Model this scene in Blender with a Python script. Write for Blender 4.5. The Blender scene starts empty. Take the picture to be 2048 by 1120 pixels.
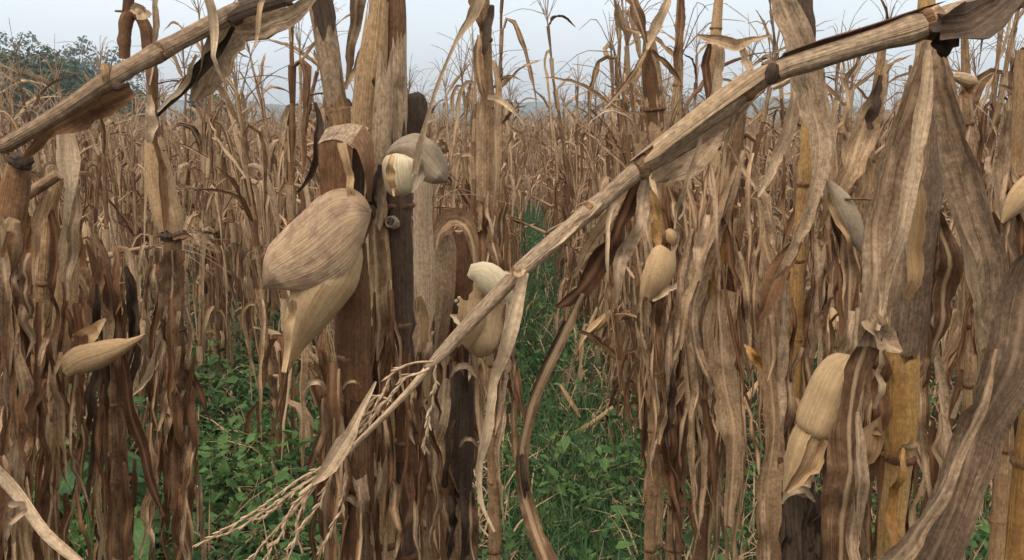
import bpy, math, random
import numpy as np
from mathutils import Vector, Matrix

S = bpy.context.scene
COL = S.collection
R = math.radians

# ------------------------------------------------------------------ camera, sky, sun, exposure
CAM_Z, PITCH, FPX = 1.5, R(10.0), 1773.0
cam_data = bpy.data.cameras.new("camera")
cam = bpy.data.objects.new("camera", cam_data)
COL.objects.link(cam)
cam.location = (0, 0, CAM_Z)
cam.rotation_euler = (R(90) - PITCH, 0, 0)
cam_data.sensor_width = 36
cam_data.lens = 36 * FPX / 2048
cam_data.clip_start = 0.05
cam_data.clip_end = 6000
S.camera = cam

HAZE = 0.0015                                        # density of the misty air
SUN_EL, SUN_ROT = R(58), R(205)
world = bpy.data.worlds.new("World")
S.world = world
world.use_nodes = True
wn = world.node_tree
wn.nodes.clear()
w_out = wn.nodes.new("ShaderNodeOutputWorld")
w_bg = wn.nodes.new("ShaderNodeBackground")
w_sky = wn.nodes.new("ShaderNodeTexSky")
w_sky.sky_type = 'NISHITA'
w_sky.sun_disc = False
w_sky.sun_elevation = SUN_EL
w_sky.sun_rotation = SUN_ROT
w_sky.dust_density = 3.0
w_mix = wn.nodes.new("ShaderNodeMix")
w_mix.data_type = 'RGBA'
w_mix.inputs[0].default_value = 0.82                 # an even layer of thin cloud
w_mix.inputs[7].default_value = (7.5, 8.15, 8.6, 1)
w_tc = wn.nodes.new("ShaderNodeTexCoord")
w_no = wn.nodes.new("ShaderNodeTexNoise")
w_no.inputs['Scale'].default_value = 3.0
w_no.inputs['Detail'].default_value = 4.0
w_mr = wn.nodes.new("ShaderNodeMapRange")
for _i, _v in ((1, .3), (2, .7), (3, .74), (4, .93)):
    w_mr.inputs[_i].default_value = _v
wn.links.new(w_tc.outputs['Generated'], w_no.inputs['Vector'])
wn.links.new(w_no.outputs[0], w_mr.inputs[0])
wn.links.new(w_mr.outputs[0], w_mix.inputs[0])
w_bg.inputs[1].default_value = 0.1
wn.links.new(w_sky.outputs[0], w_mix.inputs[6])
wn.links.new(w_mix.outputs[2], w_bg.inputs[0])
wn.links.new(w_bg.outputs[0], w_out.inputs[0])

sun_d = bpy.data.lights.new("sun", 'SUN')
sun_d.energy = 1.5
sun_d.angle = R(40)
sun_d.color = (1.0, 0.95, 0.87)
sun = bpy.data.objects.new("sun", sun_d)
COL.objects.link(sun)
# direction towards the sun: azimuth measured like the Nishita sky (0 = +Y, clockwise)
_sd = Vector((math.sin(SUN_ROT) * math.cos(SUN_EL), math.cos(SUN_ROT) * math.cos(SUN_EL), math.sin(SUN_EL)))
sun.rotation_euler = _sd.to_track_quat('Z', 'Y').to_euler()
sun.location = (0, 0, 30)

S.view_settings.view_transform = 'Standard'
S.view_settings.look = 'None'
S.view_settings.exposure = 0.72
S.view_settings.gamma = 1.0
S.view_settings.use_curve_mapping = False
S.cycles.max_bounces = 5
S.cycles.diffuse_bounces = 3
S.cycles.glossy_bounces = 2
S.cycles.transmission_bounces = 4
S.cycles.volume_bounces = 0
S.cycles.transparent_max_bounces = 6
S.cycles.use_denoising = True

# ------------------------------------------------------------------ materials
def new_mat(name):
    m = bpy.data.materials.new(name)
    m.use_nodes = True
    nt = m.node_tree
    nt.nodes.clear()
    return m, nt

def N(nt, typ, **kw):
    n = nt.nodes.new(typ)
    for k, v in kw.items():
        if k.startswith('i_'):
            n.inputs[int(k[2:])].default_value = v
        else:
            setattr(n, k, v)
    return n

def math_n(nt, op, a, b=None, clamp=False):
    n = nt.nodes.new("ShaderNodeMath")
    n.operation = op
    n.use_clamp = clamp
    for i, x in enumerate((a, b)):
        if x is None:
            continue
        if isinstance(x, (int, float)):
            n.inputs[i].default_value = x
        else:
            nt.links.new(x, n.inputs[i])
    return n.outputs[0]

def vmath(nt, op, a, b=None):
    n = nt.nodes.new("ShaderNodeVectorMath")
    n.operation = op
    for i, x in enumerate((a, b)):
        if x is None:
            continue
        if isinstance(x, (tuple, list)):
            n.inputs[i].default_value = x
        else:
            nt.links.new(x, n.inputs[i])
    return n.outputs[0]

def ramp(nt, fac, cols, pos=None, interp='LINEAR'):
    n = nt.nodes.new("ShaderNodeValToRGB")
    cr = n.color_ramp
    cr.interpolation = interp
    k = len(cols)
    while len(cr.elements) < k:
        cr.elements.new(0.5)
    for i, c in enumerate(cols):
        cr.elements[i].position = pos[i] if pos else i / max(1, k - 1)
        cr.elements[i].color = (*c, 1) if len(c) == 3 else c
    nt.links.new(fac, n.inputs[0])
    return n.outputs[0]

def noise(nt, vec, detail=2.0, rough=0.5, scale=1.0):
    n = N(nt, "ShaderNodeTexNoise")
    n.noise_dimensions = '3D'
    n.inputs['Scale'].default_value = scale
    n.inputs['Detail'].default_value = detail
    n.inputs['Roughness'].default_value = rough
    nt.links.new(vec, n.inputs['Vector'])
    return n.outputs[0]

def mixc(nt, fac, a, b, blend='MIX'):
    n = nt.nodes.new("ShaderNodeMix")
    n.data_type = 'RGBA'
    n.blend_type = blend
    for idx, x in ((0, fac), (6, a), (7, b)):
        if isinstance(x, (int, float)):
            n.inputs[idx].default_value = x
        elif isinstance(x, tuple):
            n.inputs[idx].default_value = (*x, 1)
        else:
            nt.links.new(x, n.inputs[idx])
    return n.outputs[2]

def plant_mat(name, cols, vein=260.0, along=5.0, veinamt=0.35, blotch=(0.10, 0.075, 0.055), blotch_at=0.62,
              transl=0.14, rough=0.78, bump=0.8, spec=0.2, patch=(42, 24), mottle=.30, warm=(1.11, .945, .785), midrib=0.0, speck=.5):
    """dried plant tissue: one colour per leaf from a palette, patches, longitudinal veins, dark mildew blotches"""
    dim = warm != (1, 1, 1)
    cols = [tuple(min(.8, a * w * (1 if not dim else .64 if sum(c) < .5 else .76 if sum(c) < .8 else 1.0)) for a, w in zip(c, warm)) for c in cols]
    blotch = tuple(a * w for a, w in zip(blotch, warm))
    m, nt = new_mat(name)
    uv = N(nt, "ShaderNodeUVMap").outputs[0]
    oi = N(nt, "ShaderNodeObjectInfo").outputs['Random']
    cell = vmath(nt, 'FLOOR', vmath(nt, 'MULTIPLY', uv, (0.5, 0.5, 0.5)))
    wnz = N(nt, "ShaderNodeTexWhiteNoise", noise_dimensions='2D')
    nt.links.new(cell, wnz.inputs[0])
    lr = math_n(nt, 'FRACT', math_n(nt, 'ADD', wnz.outputs[0], oi))
    shift = math_n(nt, 'MULTIPLY', oi, 23.0)
    comb = N(nt, "ShaderNodeCombineXYZ")
    nt.links.new(shift, comb.inputs[2])
    V = vmath(nt, 'ADD', uv, comb.outputs[0])
    pn = noise(nt, vmath(nt, 'MULTIPLY', V, (patch[0], patch[1], 1)), 3.0, 0.6)
    fac = math_n(nt, 'ADD', math_n(nt, 'MULTIPLY', lr, 0.66), math_n(nt, 'MULTIPLY', math_n(nt, 'SUBTRACT', pn, 0.28), 0.8))
    col = ramp(nt, fac, cols)
    vn = noise(nt, vmath(nt, 'MULTIPLY', V, (vein, along, 1)), 3.0, 0.6)
    vr = N(nt, "ShaderNodeMapRange")
    for i, x in ((1, .3), (2, .7), (3, 1.0 - veinamt * 1.25), (4, 1.0 + veinamt * .8)):
        vr.inputs[i].default_value = x
    nt.links.new(vn, vr.inputs[0])
    mo = noise(nt, vmath(nt, 'MULTIPLY', V, (210, 140, 1.7)), 3.0, 0.65)
    mr = N(nt, "ShaderNodeMapRange")
    for i, x in ((1, .32), (2, .68), (3, 1.0 - mottle), (4, 1.0 + mottle * .8)):
        mr.inputs[i].default_value = x
    nt.links.new(mo, mr.inputs[0])
    vm = math_n(nt, 'MULTIPLY', vr.outputs[0], mr.outputs[0])
    cc = N(nt, "ShaderNodeCombineXYZ")
    for i in range(3):
        nt.links.new(vm, cc.inputs[i])
    col = mixc(nt, 1.0, col, cc.outputs[0], 'MULTIPLY')
    if midrib > 0:
        sx = N(nt, "ShaderNodeSeparateXYZ")
        nt.links.new(uv, sx.inputs[0])
        dm = math_n(nt, 'ABSOLUTE', math_n(nt, 'SUBTRACT', math_n(nt, 'MODULO', sx.outputs[0], 2.0), 1.0))
        rb = N(nt, "ShaderNodeMapRange")
        for i, x in ((1, .0012), (2, .0034), (3, midrib), (4, 0.0)):
            rb.inputs[i].default_value = x
        nt.links.new(dm, rb.inputs[0])
        col = mixc(nt, rb.outputs[0], col, tuple(min(.8, c * 1.35) for c in cols[-2]))
    sn = noise(nt, vmath(nt, 'MULTIPLY', V, (420, 190, 2.3)), 2.0, 0.7)
    sf = N(nt, "ShaderNodeMapRange")
    for i, x in ((1, .60), (2, .72), (3, 0.0), (4, speck)):
        sf.inputs[i].default_value = x
    nt.links.new(sn, sf.inputs[0])
    col = mixc(nt, sf.outputs[0], col, blotch)
    bn = noise(nt, vmath(nt, 'MULTIPLY', V, (70, 30, 3.1)), 5.0, 0.7)
    bf = N(nt, "ShaderNodeMapRange")
    bf.inputs[1].default_value = blotch_at
    bf.inputs[2].default_value = blotch_at + 0.14
    bf.inputs[4].default_value = 0.75
    nt.links.new(bn, bf.inputs[0])
    col = mixc(nt, bf.outputs[0], col, blotch)
    p = N(nt, "ShaderNodeBsdfPrincipled")
    p.inputs['Roughness'].default_value = rough
    p.inputs['Specular IOR Level'].default_value = spec
    nt.links.new(col, p.inputs['Base Color'])
    bp = N(nt, "ShaderNodeBump")
    bp.inputs['Strength'].default_value = bump
    bp.inputs['Distance'].default_value = 0.003
    nt.links.new(vn, bp.inputs['Height'])
    nt.links.new(bp.outputs[0], p.inputs['Normal'])
    out = N(nt, "ShaderNodeOutputMaterial")
    if transl > 0:
        tr = N(nt, "ShaderNodeBsdfTranslucent")
        nt.links.new(col, tr.inputs[0])
        nt.links.new(bp.outputs[0], tr.inputs['Normal'])
        mx = N(nt, "ShaderNodeMixShader")
        mx.inputs[0].default_value = transl
        nt.links.new(p.outputs[0], mx.inputs[1])
        nt.links.new(tr.outputs[0], mx.inputs[2])
        nt.links.new(mx.outputs[0], out.inputs[0])
    else:
        nt.links.new(p.outputs[0], out.inputs[0])
    return m

M = {}
M['leaf'] = plant_mat("dry_leaf", [(.105, .056, .030), (.26, .160, .092), (.42, .295, .185), (.52, .40, .27), (.31, .195, .115)], veinamt=.30, vein=480, along=7, midrib=.6)
M['leaf_grey'] = plant_mat("grey_dry_leaf", [(.26, .185, .125), (.41, .305, .21), (.52, .405, .29), (.43, .325, .225)], vein=560, along=8, veinamt=.24, midrib=.5, patch=(48, 34), mottle=.36,
                           blotch=(.14, .10, .07), blotch_at=.53, transl=.15, bump=1.0)
M['leaf_brown'] = plant_mat("brown_dry_leaf", [(.085, .040, .021), (.19, .096, .052), (.31, .18, .10), (.24, .125, .065)], veinamt=.30, vein=480, along=7, midrib=.5, transl=.12)
M['leaf_mid'] = plant_mat("weathered_leaf", [(.22, .15, .10), (.30, .215, .15), (.38, .285, .205), (.31, .225, .155)], veinamt=.26, vein=520, along=8, midrib=.35,
                          patch=(46, 30), mottle=.4, blotch=(.12, .085, .06), blotch_at=.52, transl=.1, bump=1.0)
M['leaf_dark'] = plant_mat("dark_weathered_leaf_and_gap", [(.06, .042, .032), (.13, .09, .066), (.20, .145, .105)], veinamt=.42, transl=.06)  # dark leaves, and strips that stand in for shaded gaps
M['leaf_pale'] = plant_mat("pale_dry_leaf", [(.44, .33, .225), (.58, .455, .33), (.66, .53, .39)], transl=.15, veinamt=.25, vein=520, along=8, midrib=.4, mottle=.3, blotch=(.25, .175, .11), blotch_at=.6)
M['stalk'] = plant_mat("dry_stalk", [(.13, .074, .039), (.26, .155, .082), (.38, .25, .14), (.46, .32, .19), (.27, .175, .105)], vein=520, along=5, veinamt=.30, mottle=.32,
                       blotch=(.075, .052, .038), blotch_at=.53, transl=0, patch=(34, 22), bump=1.0)
M['stalk_dark'] = plant_mat("dark_stalk", [(.085, .058, .042), (.17, .115, .08), (.26, .175, .12)], vein=520, along=5, veinamt=.30, mottle=.32, transl=0, blotch=(.03, .023, .018), blotch_at=.57, bump=1.0)
M['stalk_tan'] = plant_mat("tan_stalk", [(.36, .225, .12), (.50, .355, .21), (.44, .31, .185)], vein=520, along=5, veinamt=.26, mottle=.3, transl=0, blotch=(.17, .10, .055), blotch_at=.56, bump=1.0, patch=(36, 22))
M['stalk_yellow'] = plant_mat("yellow_stalk", [(.34, .18, .06), (.50, .295, .10), (.53, .355, .155), (.38, .23, .105)], vein=520, along=4, veinamt=.22, mottle=.3, transl=0, blotch=(.20, .12, .07), blotch_at=.53, spec=.35, rough=.55, patch=(36, 20), bump=.8)
M['sheath'] = plant_mat("brown_sheath", [(.15, .076, .038), (.30, .165, .085), (.43, .265, .145)], vein=480, along=5, veinamt=.30, mottle=.3, transl=.08, blotch=(.07, .048, .035), blotch_at=.56, bump=1.0)
M['husk'] = plant_mat("dry_husk", [(.42, .29, .165), (.56, .41, .245), (.63, .485, .31)], vein=650, along=2.0, veinamt=.2, blotch=(.25, .155, .09), blotch_at=.6, transl=.12, bump=.6, mottle=.12, speck=.22)
M['husk_pink'] = plant_mat("purplish_husk", [(.35, .245, .165), (.47, .35, .235), (.52, .395, .26)], vein=620, along=1.6, veinamt=.2, blotch=(.245, .155, .12), blotch_at=.47, transl=.05, bump=.9, patch=(14, 9), mottle=.12, speck=.22)
M['husk_grey'] = plant_mat("grey_husk", [(.26, .215, .165), (.36, .30, .235), (.40, .335, .26)], vein=650, along=2.0, veinamt=.2, blotch=(.22, .165, .115), blotch_at=.56, transl=.05, bump=.8, mottle=.15, speck=.22)
M['husk_white'] = plant_mat("bleached_husk", [(.64, .51, .32), (.75, .63, .43), (.71, .58, .39)], vein=420, along=3.0, veinamt=.2, blotch=(.46, .32, .19), blotch_at=.62, transl=.1, bump=.4, mottle=.1, warm=(1.05, .98, .9), speck=.22)
M['silk'] = plant_mat("dry_silk", [(.12, .06, .033), (.30, .175, .095)], transl=0, vein=600)
M['tassel'] = plant_mat("dry_tassel", [(.38, .27, .175), (.55, .425, .295), (.63, .51, .375)], transl=.05, vein=400)
M['tassel_far'] = plant_mat("old_tassel", [(.31, .225, .155), (.42, .32, .225), (.50, .39, .285)], transl=.05, vein=400)
M['green'] = plant_mat("weed_leaf", speck=.2, cols=[(.024, .058, .017), (.05, .11, .03), (.14, .23, .055), (.065, .135, .038)], vein=120, along=12, veinamt=.2, blotch=(.16, .17, .06), blotch_at=.74, warm=(1, 1, 1), transl=.28, rough=.6, spec=.3)
M['grass'] = plant_mat("grass_blade", speck=.2, cols=[(.028, .07, .02), (.05, .115, .032), (.10, .18, .05), (.20, .21, .10)], vein=300, along=6, veinamt=.2, blotch=(.25, .22, .1), blotch_at=.75, warm=(1, 1, 1), transl=.28, rough=.6, spec=.3)
M['tree_leaf'] = plant_mat("tree_leaf", speck=.2, cols=[(.028, .05, .02), (.048, .08, .03), (.075, .11, .04)], vein=60, along=20, veinamt=.1, blotch=(.03, .05, .02), blotch_at=.8, warm=(1, 1, 1), transl=.2, rough=.6)
M['tree_hazed'] = plant_mat("hazed_tree_leaf", speck=.2, cols=[(.05, .075, .04), (.08, .105, .06), (.11, .13, .08)], vein=60, along=20, veinamt=.1, blotch=(.05, .06, .03), blotch_at=.8, warm=(1, 1, 1), transl=.2, rough=.6)  # lightening by distance haze is put into this leaf colour
M['bark'] = plant_mat("bark", [(.07, .05, .035), (.13, .095, .07)], vein=40, along=6, transl=0)

def ground_mat(name, c0, c1, c2, green, gs):
    m, nt = new_mat(name)
    tc = N(nt, "ShaderNodeTexCoord").outputs['Object']
    a = noise(nt, tc, 6, .65, 9.0)
    b = noise(nt, tc, 4, .6, gs)
    c = noise(nt, tc, 8, .7, 60.0)
    col = ramp(nt, a, [c0, c1, c2], [.3, .55, .75])
    mr = N(nt, "ShaderNodeMapRange")
    mr.inputs[1].default_value = .46
    mr.inputs[2].default_value = .62
    nt.links.new(b, mr.inputs[0])
    col = mixc(nt, mr.outputs[0], col, green)
    p = N(nt, "ShaderNodeBsdfPrincipled")
    p.inputs['Roughness'].default_value = .95
    p.inputs['Specular IOR Level'].default_value = .1
    nt.links.new(col, p.inputs['Base Color'])
    bp = N(nt, "ShaderNodeBump")
    bp.inputs['Distance'].default_value = .03
    nt.links.new(c, bp.inputs['Height'])
    nt.links.new(bp.outputs[0], p.inputs['Normal'])
    out = N(nt, "ShaderNodeOutputMaterial")
    nt.links.new(p.outputs[0], out.inputs[0])
    return m
M['soil'] = ground_mat("soil", (.035, .024, .017), (.075, .052, .036), (.14, .10, .07), (.03, .055, .02), 1.3)
M['hill'] = ground_mat("hill_side", (.03, .05, .03), (.05, .075, .045), (.09, .10, .06), (.04, .06, .035), .02)

# ------------------------------------------------------------------ mesh helpers: everything is built from grids of points
def nrm(v):
    v = np.asarray(v, float)
    n = np.linalg.norm(v, axis=-1, keepdims=True)
    return v / np.where(n < 1e-9, 1, n)

def catmull(P, n):
    """resample control rows (points plus any extra columns) smoothly to n rows, evenly in control length"""
    P = np.asarray(P, float)
    if len(P) == 2:
        t = np.linspace(0, 1, n)[:, None]
        return P[0] * (1 - t) + P[1] * t
    Q = np.vstack([2 * P[0] - P[1], P, 2 * P[-1] - P[-2]])
    seg = np.linalg.norm(np.diff(P[:, :3], axis=0), axis=1) + 1e-9
    cum = np.concatenate([[0], np.cumsum(seg)])
    s = np.linspace(0, cum[-1], n)
    k = np.clip(np.searchsorted(cum, s, side='right') - 1, 0, len(P) - 2)
    t = ((s - cum[k]) / seg[k])[:, None]
    p0, p1, p2, p3 = Q[k], Q[k + 1], Q[k + 2], Q[k + 3]
    return 0.5 * ((2 * p1) + (-p0 + p2) * t + (2 * p0 - 5 * p1 + 4 * p2 - p3) * t ** 2 + (-p0 + 3 * p1 - 3 * p2 + p3) * t ** 3)

def tangents(P):
    return nrm(np.gradient(P, axis=0))

def arclen(P):
    return np.concatenate([[0], np.cumsum(np.linalg.norm(np.diff(P, axis=0), axis=1))])

def uvcell(rng):
    return np.array([2 * rng.integers(0, 16) + 1.0, 2 * rng.integers(0, 16) + 0.35])

def smooth_noise(rng, n, k):
    """n samples of a smooth random curve with about k knots, in -1..1"""
    kn = rng.uniform(-1, 1, k + 3)
    x = np.linspace(0, k, n)
    i = x.astype(int)
    f = x - i
    f = f * f * (3 - 2 * f)
    return kn[i] * (1 - f) + kn[i + 1] * f

def ribbon(P, W, rng, hint=(0, -1, 0), roll=0.0, curl=0.8, fold=0.2, wave=0.12, rag=0.12, nu=5, tear=0.0, crinkle=0.06, crumple=0.0, pleats=0.0):
    """a leaf blade: centre line P, full width W, cross-section bent by curl (radians) and folded along the midrib, wavy torn edges"""
    P = np.asarray(P, float)
    n = len(P)
    T = tangents(P)
    H = np.broadcast_to(np.asarray(hint, float), P.shape)
    side = nrm(np.cross(T, H))
    nor = nrm(np.cross(side, T))
    roll = np.broadcast_to(np.asarray(roll, float), (n,))[:, None]
    s2 = side * np.cos(roll) + nor * np.sin(roll)
    n2 = -side * np.sin(roll) + nor * np.cos(roll)
    W = np.broadcast_to(np.asarray(W, float), (n,))
    L = arclen(P)
    u = np.linspace(-1, 1, nu)
    kk = max(3, int(L[-1] / 0.035))
    el = 1 + rag * smooth_noise(rng, n, kk)
    er = 1 + rag * smooth_noise(rng, n, kk)
    if tear > 0:
        for e in (el, er):
            for _ in range(rng.integers(1, 4)):
                i = rng.integers(1, max(2, n - 1))
                e[i] *= 1 - tear * rng.uniform(.3, 1)
    wl = wave * smooth_noise(rng, n, kk)
    CR = np.zeros((n, nu))
    if crumple > 0:
        ki, kj = max(4, int(L[-1] / .022)), max(3, nu // 2)
        gi, gj = np.linspace(0, ki, n), np.linspace(0, kj, nu)
        R0 = rng.uniform(-1, 1, (ki + 2, kj + 2))
        a, c = gi.astype(int), gj.astype(int)
        fa, fc = (gi - a)[:, None], (gj - c)[None, :]
        CR = (R0[a][:, c] * (1 - fa) + R0[a + 1][:, c] * fa) * (1 - fc) + (R0[a][:, c + 1] * (1 - fa) + R0[a + 1][:, c + 1] * fa) * fc
        CR = CR * crumple
    ph, kp = rng.uniform(0, 6.28), rng.uniform(1.6, 2.6)
    pm = 1 + .6 * smooth_noise(rng, n, max(3, kk // 3))
    pp = ph + 1.2 * smooth_noise(rng, n, max(3, kk // 4))
    wr = wave * smooth_noise(rng, n, kk)
    curl = np.broadcast_to(np.asarray(curl, float), (n,))
    G = np.zeros((n, nu, 3))
    UV = np.zeros((n, nu, 2))
    c0 = uvcell(rng)
    for j, uu in enumerate(u):
        ed = el if uu < 0 else er
        a = uu * np.maximum(np.abs(curl), 1e-3) * np.sign(curl + 1e-9)
        rad = W / 2 / np.maximum(np.abs(curl), 1e-3)
        x = rad * np.sin(np.abs(a)) * np.sign(uu) * ed
        z = rad * (1 - np.cos(a)) * np.sign(curl + 1e-9) + fold * abs(uu) * W / 2
        z = z + W * (uu * uu) * (wl if uu < 0 else wr)
        z = z + W * crinkle * smooth_noise(rng, n, kk) + CR[:, j] + pleats * W * pm * np.sin(2 * np.pi * kp * (uu * .5 + .5) + pp)
        G[:, j] = P + s2 * x[:, None] + n2 * z[:, None]
        UV[:, j, 0] = c0[0] + uu * W / 2
        UV[:, j, 1] = c0[1] + L
    return G, UV

def tube(P, Rr, rng, sides=8, nodes=(), groove=0.0, oval=1.0, rough=0.0):
    P = np.asarray(P, float)
    n = len(P)
    T = tangents(P)
    ref = np.array([0.13, -0.97, 0.2])
    a = nrm(np.cross(T, ref))
    b = nrm(np.cross(T, a))
    Rr = np.broadcast_to(np.asarray(Rr, float), (n,)).copy()
    L = arclen(P)
    for nd in nodes:
        Rr = Rr * (1 + 0.22 * np.exp(-((L - nd) / 0.008) ** 2)) * (1 - 0.10 * np.exp(-((L - nd - 0.02) / 0.012) ** 2))
    th = np.linspace(0, 2 * np.pi, sides + 1)
    G = np.zeros((n, sides + 1, 3))
    UV = np.zeros((n, sides + 1, 2))
    c0 = uvcell(rng)
    rn = np.array([smooth_noise(rng, n, max(3, n // 3)) for _ in range(sides)] + [np.zeros(n)])
    rn[sides] = rn[0]
    for j, t in enumerate(th):
        r = Rr * (1 - groove * max(0, math.cos(t - 1.0)) ** 6) * (1 + rough * rn[j])
        G[:, j] = P + a * (r * math.cos(t) * oval)[:, None] + b * (r * math.sin(t))[:, None]
        UV[:, j, 0] = c0[0] + .3 + t * np.median(Rr)
        UV[:, j, 1] = c0[1] + L
    return G, UV

def shell(P, Rr, rng, a0, a1, nu=9, flare=0.0, rag=0.08, ref=(0.0, -1.0, 0.0), flat=1.0, jag=0.0, pleat=.05):
    """an open wrap round a centre line (leaf sheath, husk): angles a0..a1 may vary along it; angle 0 faces REF"""
    P = np.asarray(P, float)
    n = len(P)
    T = tangents(P)
    rf = np.asarray(ref, float)
    b = nrm(rf - T * (T @ rf)[:, None])
    a = nrm(np.cross(T, b))
    Rr = np.broadcast_to(np.asarray(Rr, float), (n,))
    a0 = np.broadcast_to(np.asarray(a0, float), (n,)) + rag * smooth_noise(rng, n, max(3, n // 2))
    a1 = np.broadcast_to(np.asarray(a1, float), (n,)) + rag * smooth_noise(rng, n, max(3, n // 2))
    L = arclen(P)
    G = np.zeros((n, nu, 3))
    UV = np.zeros((n, nu, 2))
    c0 = uvcell(rng)
    j0, j1 = smooth_noise(rng, nu, max(3, nu // 2)) + rng.uniform(-.6, .6, nu), smooth_noise(rng, nu, max(3, nu // 2)) + rng.uniform(-.6, .6, nu)
    pl = 1 + pleat * (smooth_noise(rng, nu, max(4, nu // 2)) + .5 * rng.uniform(-1, 1, nu))
    sl = np.linspace(0, 1, n)
    for j in range(nu):
        f = j / (nu - 1)
        t = a0 * (1 - f) + a1 * f
        e = 1 + flare * (abs(2 * f - 1) ** 3)
        rip = 1 + 0.025 * smooth_noise(rng, n, max(3, n // 4))
        r = Rr * e * rip * pl[j]
        sh = jag * (j0[j] * np.clip(1 - sl * 4, 0, 1) + j1[j] * np.clip(sl * 4 - 3, 0, 1))
        G[:, j] = P + T * sh[:, None] + b * (r * np.cos(t) * flat)[:, None] + a * (r * np.sin(t))[:, None]
        UV[:, j, 0] = c0[0] + .3 + t * max(np.median(Rr), 1e-4)
        UV[:, j, 1] = c0[1] + L
    return G, UV

def cap(G, UV, end=0, depth=0.0):
    """close a tube end with a small fan of quads (a second tiny ring)"""
    ring = G[0] if end == 0 else G[-1]
    c = ring[:-1].mean(axis=0)
    g = np.stack([ring, c + (ring - c) * 0.02]) if end else np.stack([c + (ring - c) * 0.02, ring])
    u = UV[:2].copy()
    return g, u

def grid_arrays(grids):
    vs, fs, us = [], [], []
    off = 0
    for G, UV in grids:
        n, m = G.shape[:2]
        vs.append(G.reshape(-1, 3))
        i = np.arange(n * m).reshape(n, m)
        f = np.stack([i[:-1, :-1], i[:-1, 1:], i[1:, 1:], i[1:, :-1]], -1).reshape(-1, 4)
        us.append(UV.reshape(-1, 2)[f].reshape(-1, 2))
        fs.append(f + off)
        off += n * m
    return np.vstack(vs), np.vstack(fs), np.vstack(us)

def mesh_np(name, V, F, U, mats, smooth=True, mat_idx=None):
    me = bpy.data.meshes.new(name)
    nf = len(F)
    me.vertices.add(len(V))
    me.vertices.foreach_set("co", np.ascontiguousarray(V, dtype=np.float32).ravel())
    me.loops.add(nf * 4)
    me.loops.foreach_set("vertex_index", np.ascontiguousarray(F, dtype=np.int32).ravel())
    me.polygons.add(nf)
    me.polygons.foreach_set("loop_start", np.arange(0, nf * 4, 4, dtype=np.int32))
    me.polygons.foreach_set("loop_total", np.full(nf, 4, dtype=np.int32))
    me.polygons.foreach_set("use_smooth", np.full(nf, smooth, dtype=bool))
    if mat_idx is not None:
        me.polygons.foreach_set("material_index", np.ascontiguousarray(mat_idx, dtype=np.int32))
    uvl = me.uv_layers.new(name="UVMap")
    uvl.data.foreach_set("uv", np.ascontiguousarray(U, dtype=np.float32).ravel())
    for m in (mats if isinstance(mats, (list, tuple)) else [mats]):
        me.materials.append(m)
    me.update(calc_edges=True)
    return me

def grid_mesh(name, grids, mat, origin=None):
    V, F, U = grid_arrays(grids)
    if origin is not None:
        V = V - np.asarray(origin)
    return mesh_np(name, V, F, U, mat)

def link(name, me, parent=None, loc=None):
    o = bpy.data.objects.new(name, me)
    COL.objects.link(o)
    if parent is not None:
        o.parent = parent
    if loc is not None:
        o.location = loc
    return o

def tag(o, label=None, cat=None, group=None, kind=None):
    for k, v in (('label', label), ('category', cat), ('group', group), ('kind', kind)):
        if v:
            o[k] = v
    return o

def thing(name, loc, label, cat, group=None):
    o = bpy.data.objects.new(name, None)
    o.empty_display_size = 0.1
    COL.objects.link(o)
    o.location = loc
    return tag(o, label, cat, group)

def ground_z(x, y):
    """gentle ridges along the planted rows and a little unevenness"""
    x = np.asarray(x, float)
    y = np.asarray(y, float)
    near = np.exp(-(np.hypot(x, y) / 25.0) ** 2)
    return near * (0.035 * np.cos((x + 0.18) * 2 * np.pi / 0.8) + 0.02 * np.sin(x * 5.1 + y * 1.7) * np.sin(y * 2.3 + 1)) - 0.03

# ------------------------------------------------------------------ the setting: ground, hills
def sheet(name, xs, ys, zf, mat):
    X, Y = np.meshgrid(xs, ys)
    G = np.stack([X, Y, zf(X, Y)], -1)
    UV = np.stack([X, Y], -1)
    return grid_mesh(name, [(G, UV)], mat)

fine = np.arange(-16, 16.01, 0.16)
xs = np.concatenate([[-1500, -600, -200, -80, -30], fine, [30, 80, 200, 600, 1500]])
ys = np.concatenate([[-300, -60, -15], np.arange(-2, 26, 0.16), [30, 50, 90, 200, 500, 1500]])
ground = link("ground", sheet("ground", xs, ys, ground_z, M['soil']))
tag(ground, kind='structure')

def hill_z(X, Y):
    a = 16 * np.exp(-((X + 60) / 170) ** 2) + 18 * np.exp(-((X - 160) / 110) ** 2) + 24 * np.exp(-((X + 330) / 130) ** 2) + 16 * np.exp(-((X - 420) / 130) ** 2)
    b = np.exp(-((Y - 640) / 90) ** 2)
    rough = 1.2 * np.sin(X * .11) * np.sin(Y * .09 + X * .05) + .9 * np.sin(X * .31 + Y * .2)
    return (a + rough) * b - 1.0
hills = link("hills", sheet("hills", np.arange(-700, 701, 6.0), np.arange(450, 900, 10.0), hill_z, M['hill']))
tag(hills, kind='structure')
# ------------------------------------------------------------------ front plants, measured where they stand
_F = np.array([0, math.cos(PITCH), -math.sin(PITCH)])
_U = np.array([0, math.sin(PITCH), math.cos(PITCH)])
_CAM = np.array([0, 0, CAM_Z])
def at(px, py, Y):
    """the point of the upright plane Y metres ahead that the photograph shows at (px, py)"""
    d = _F + np.array([1.0, 0, 0]) * (px - 1024) / FPX + _U * (560 - py) / FPX
    return _CAM + d * (Y / d[1])

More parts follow.
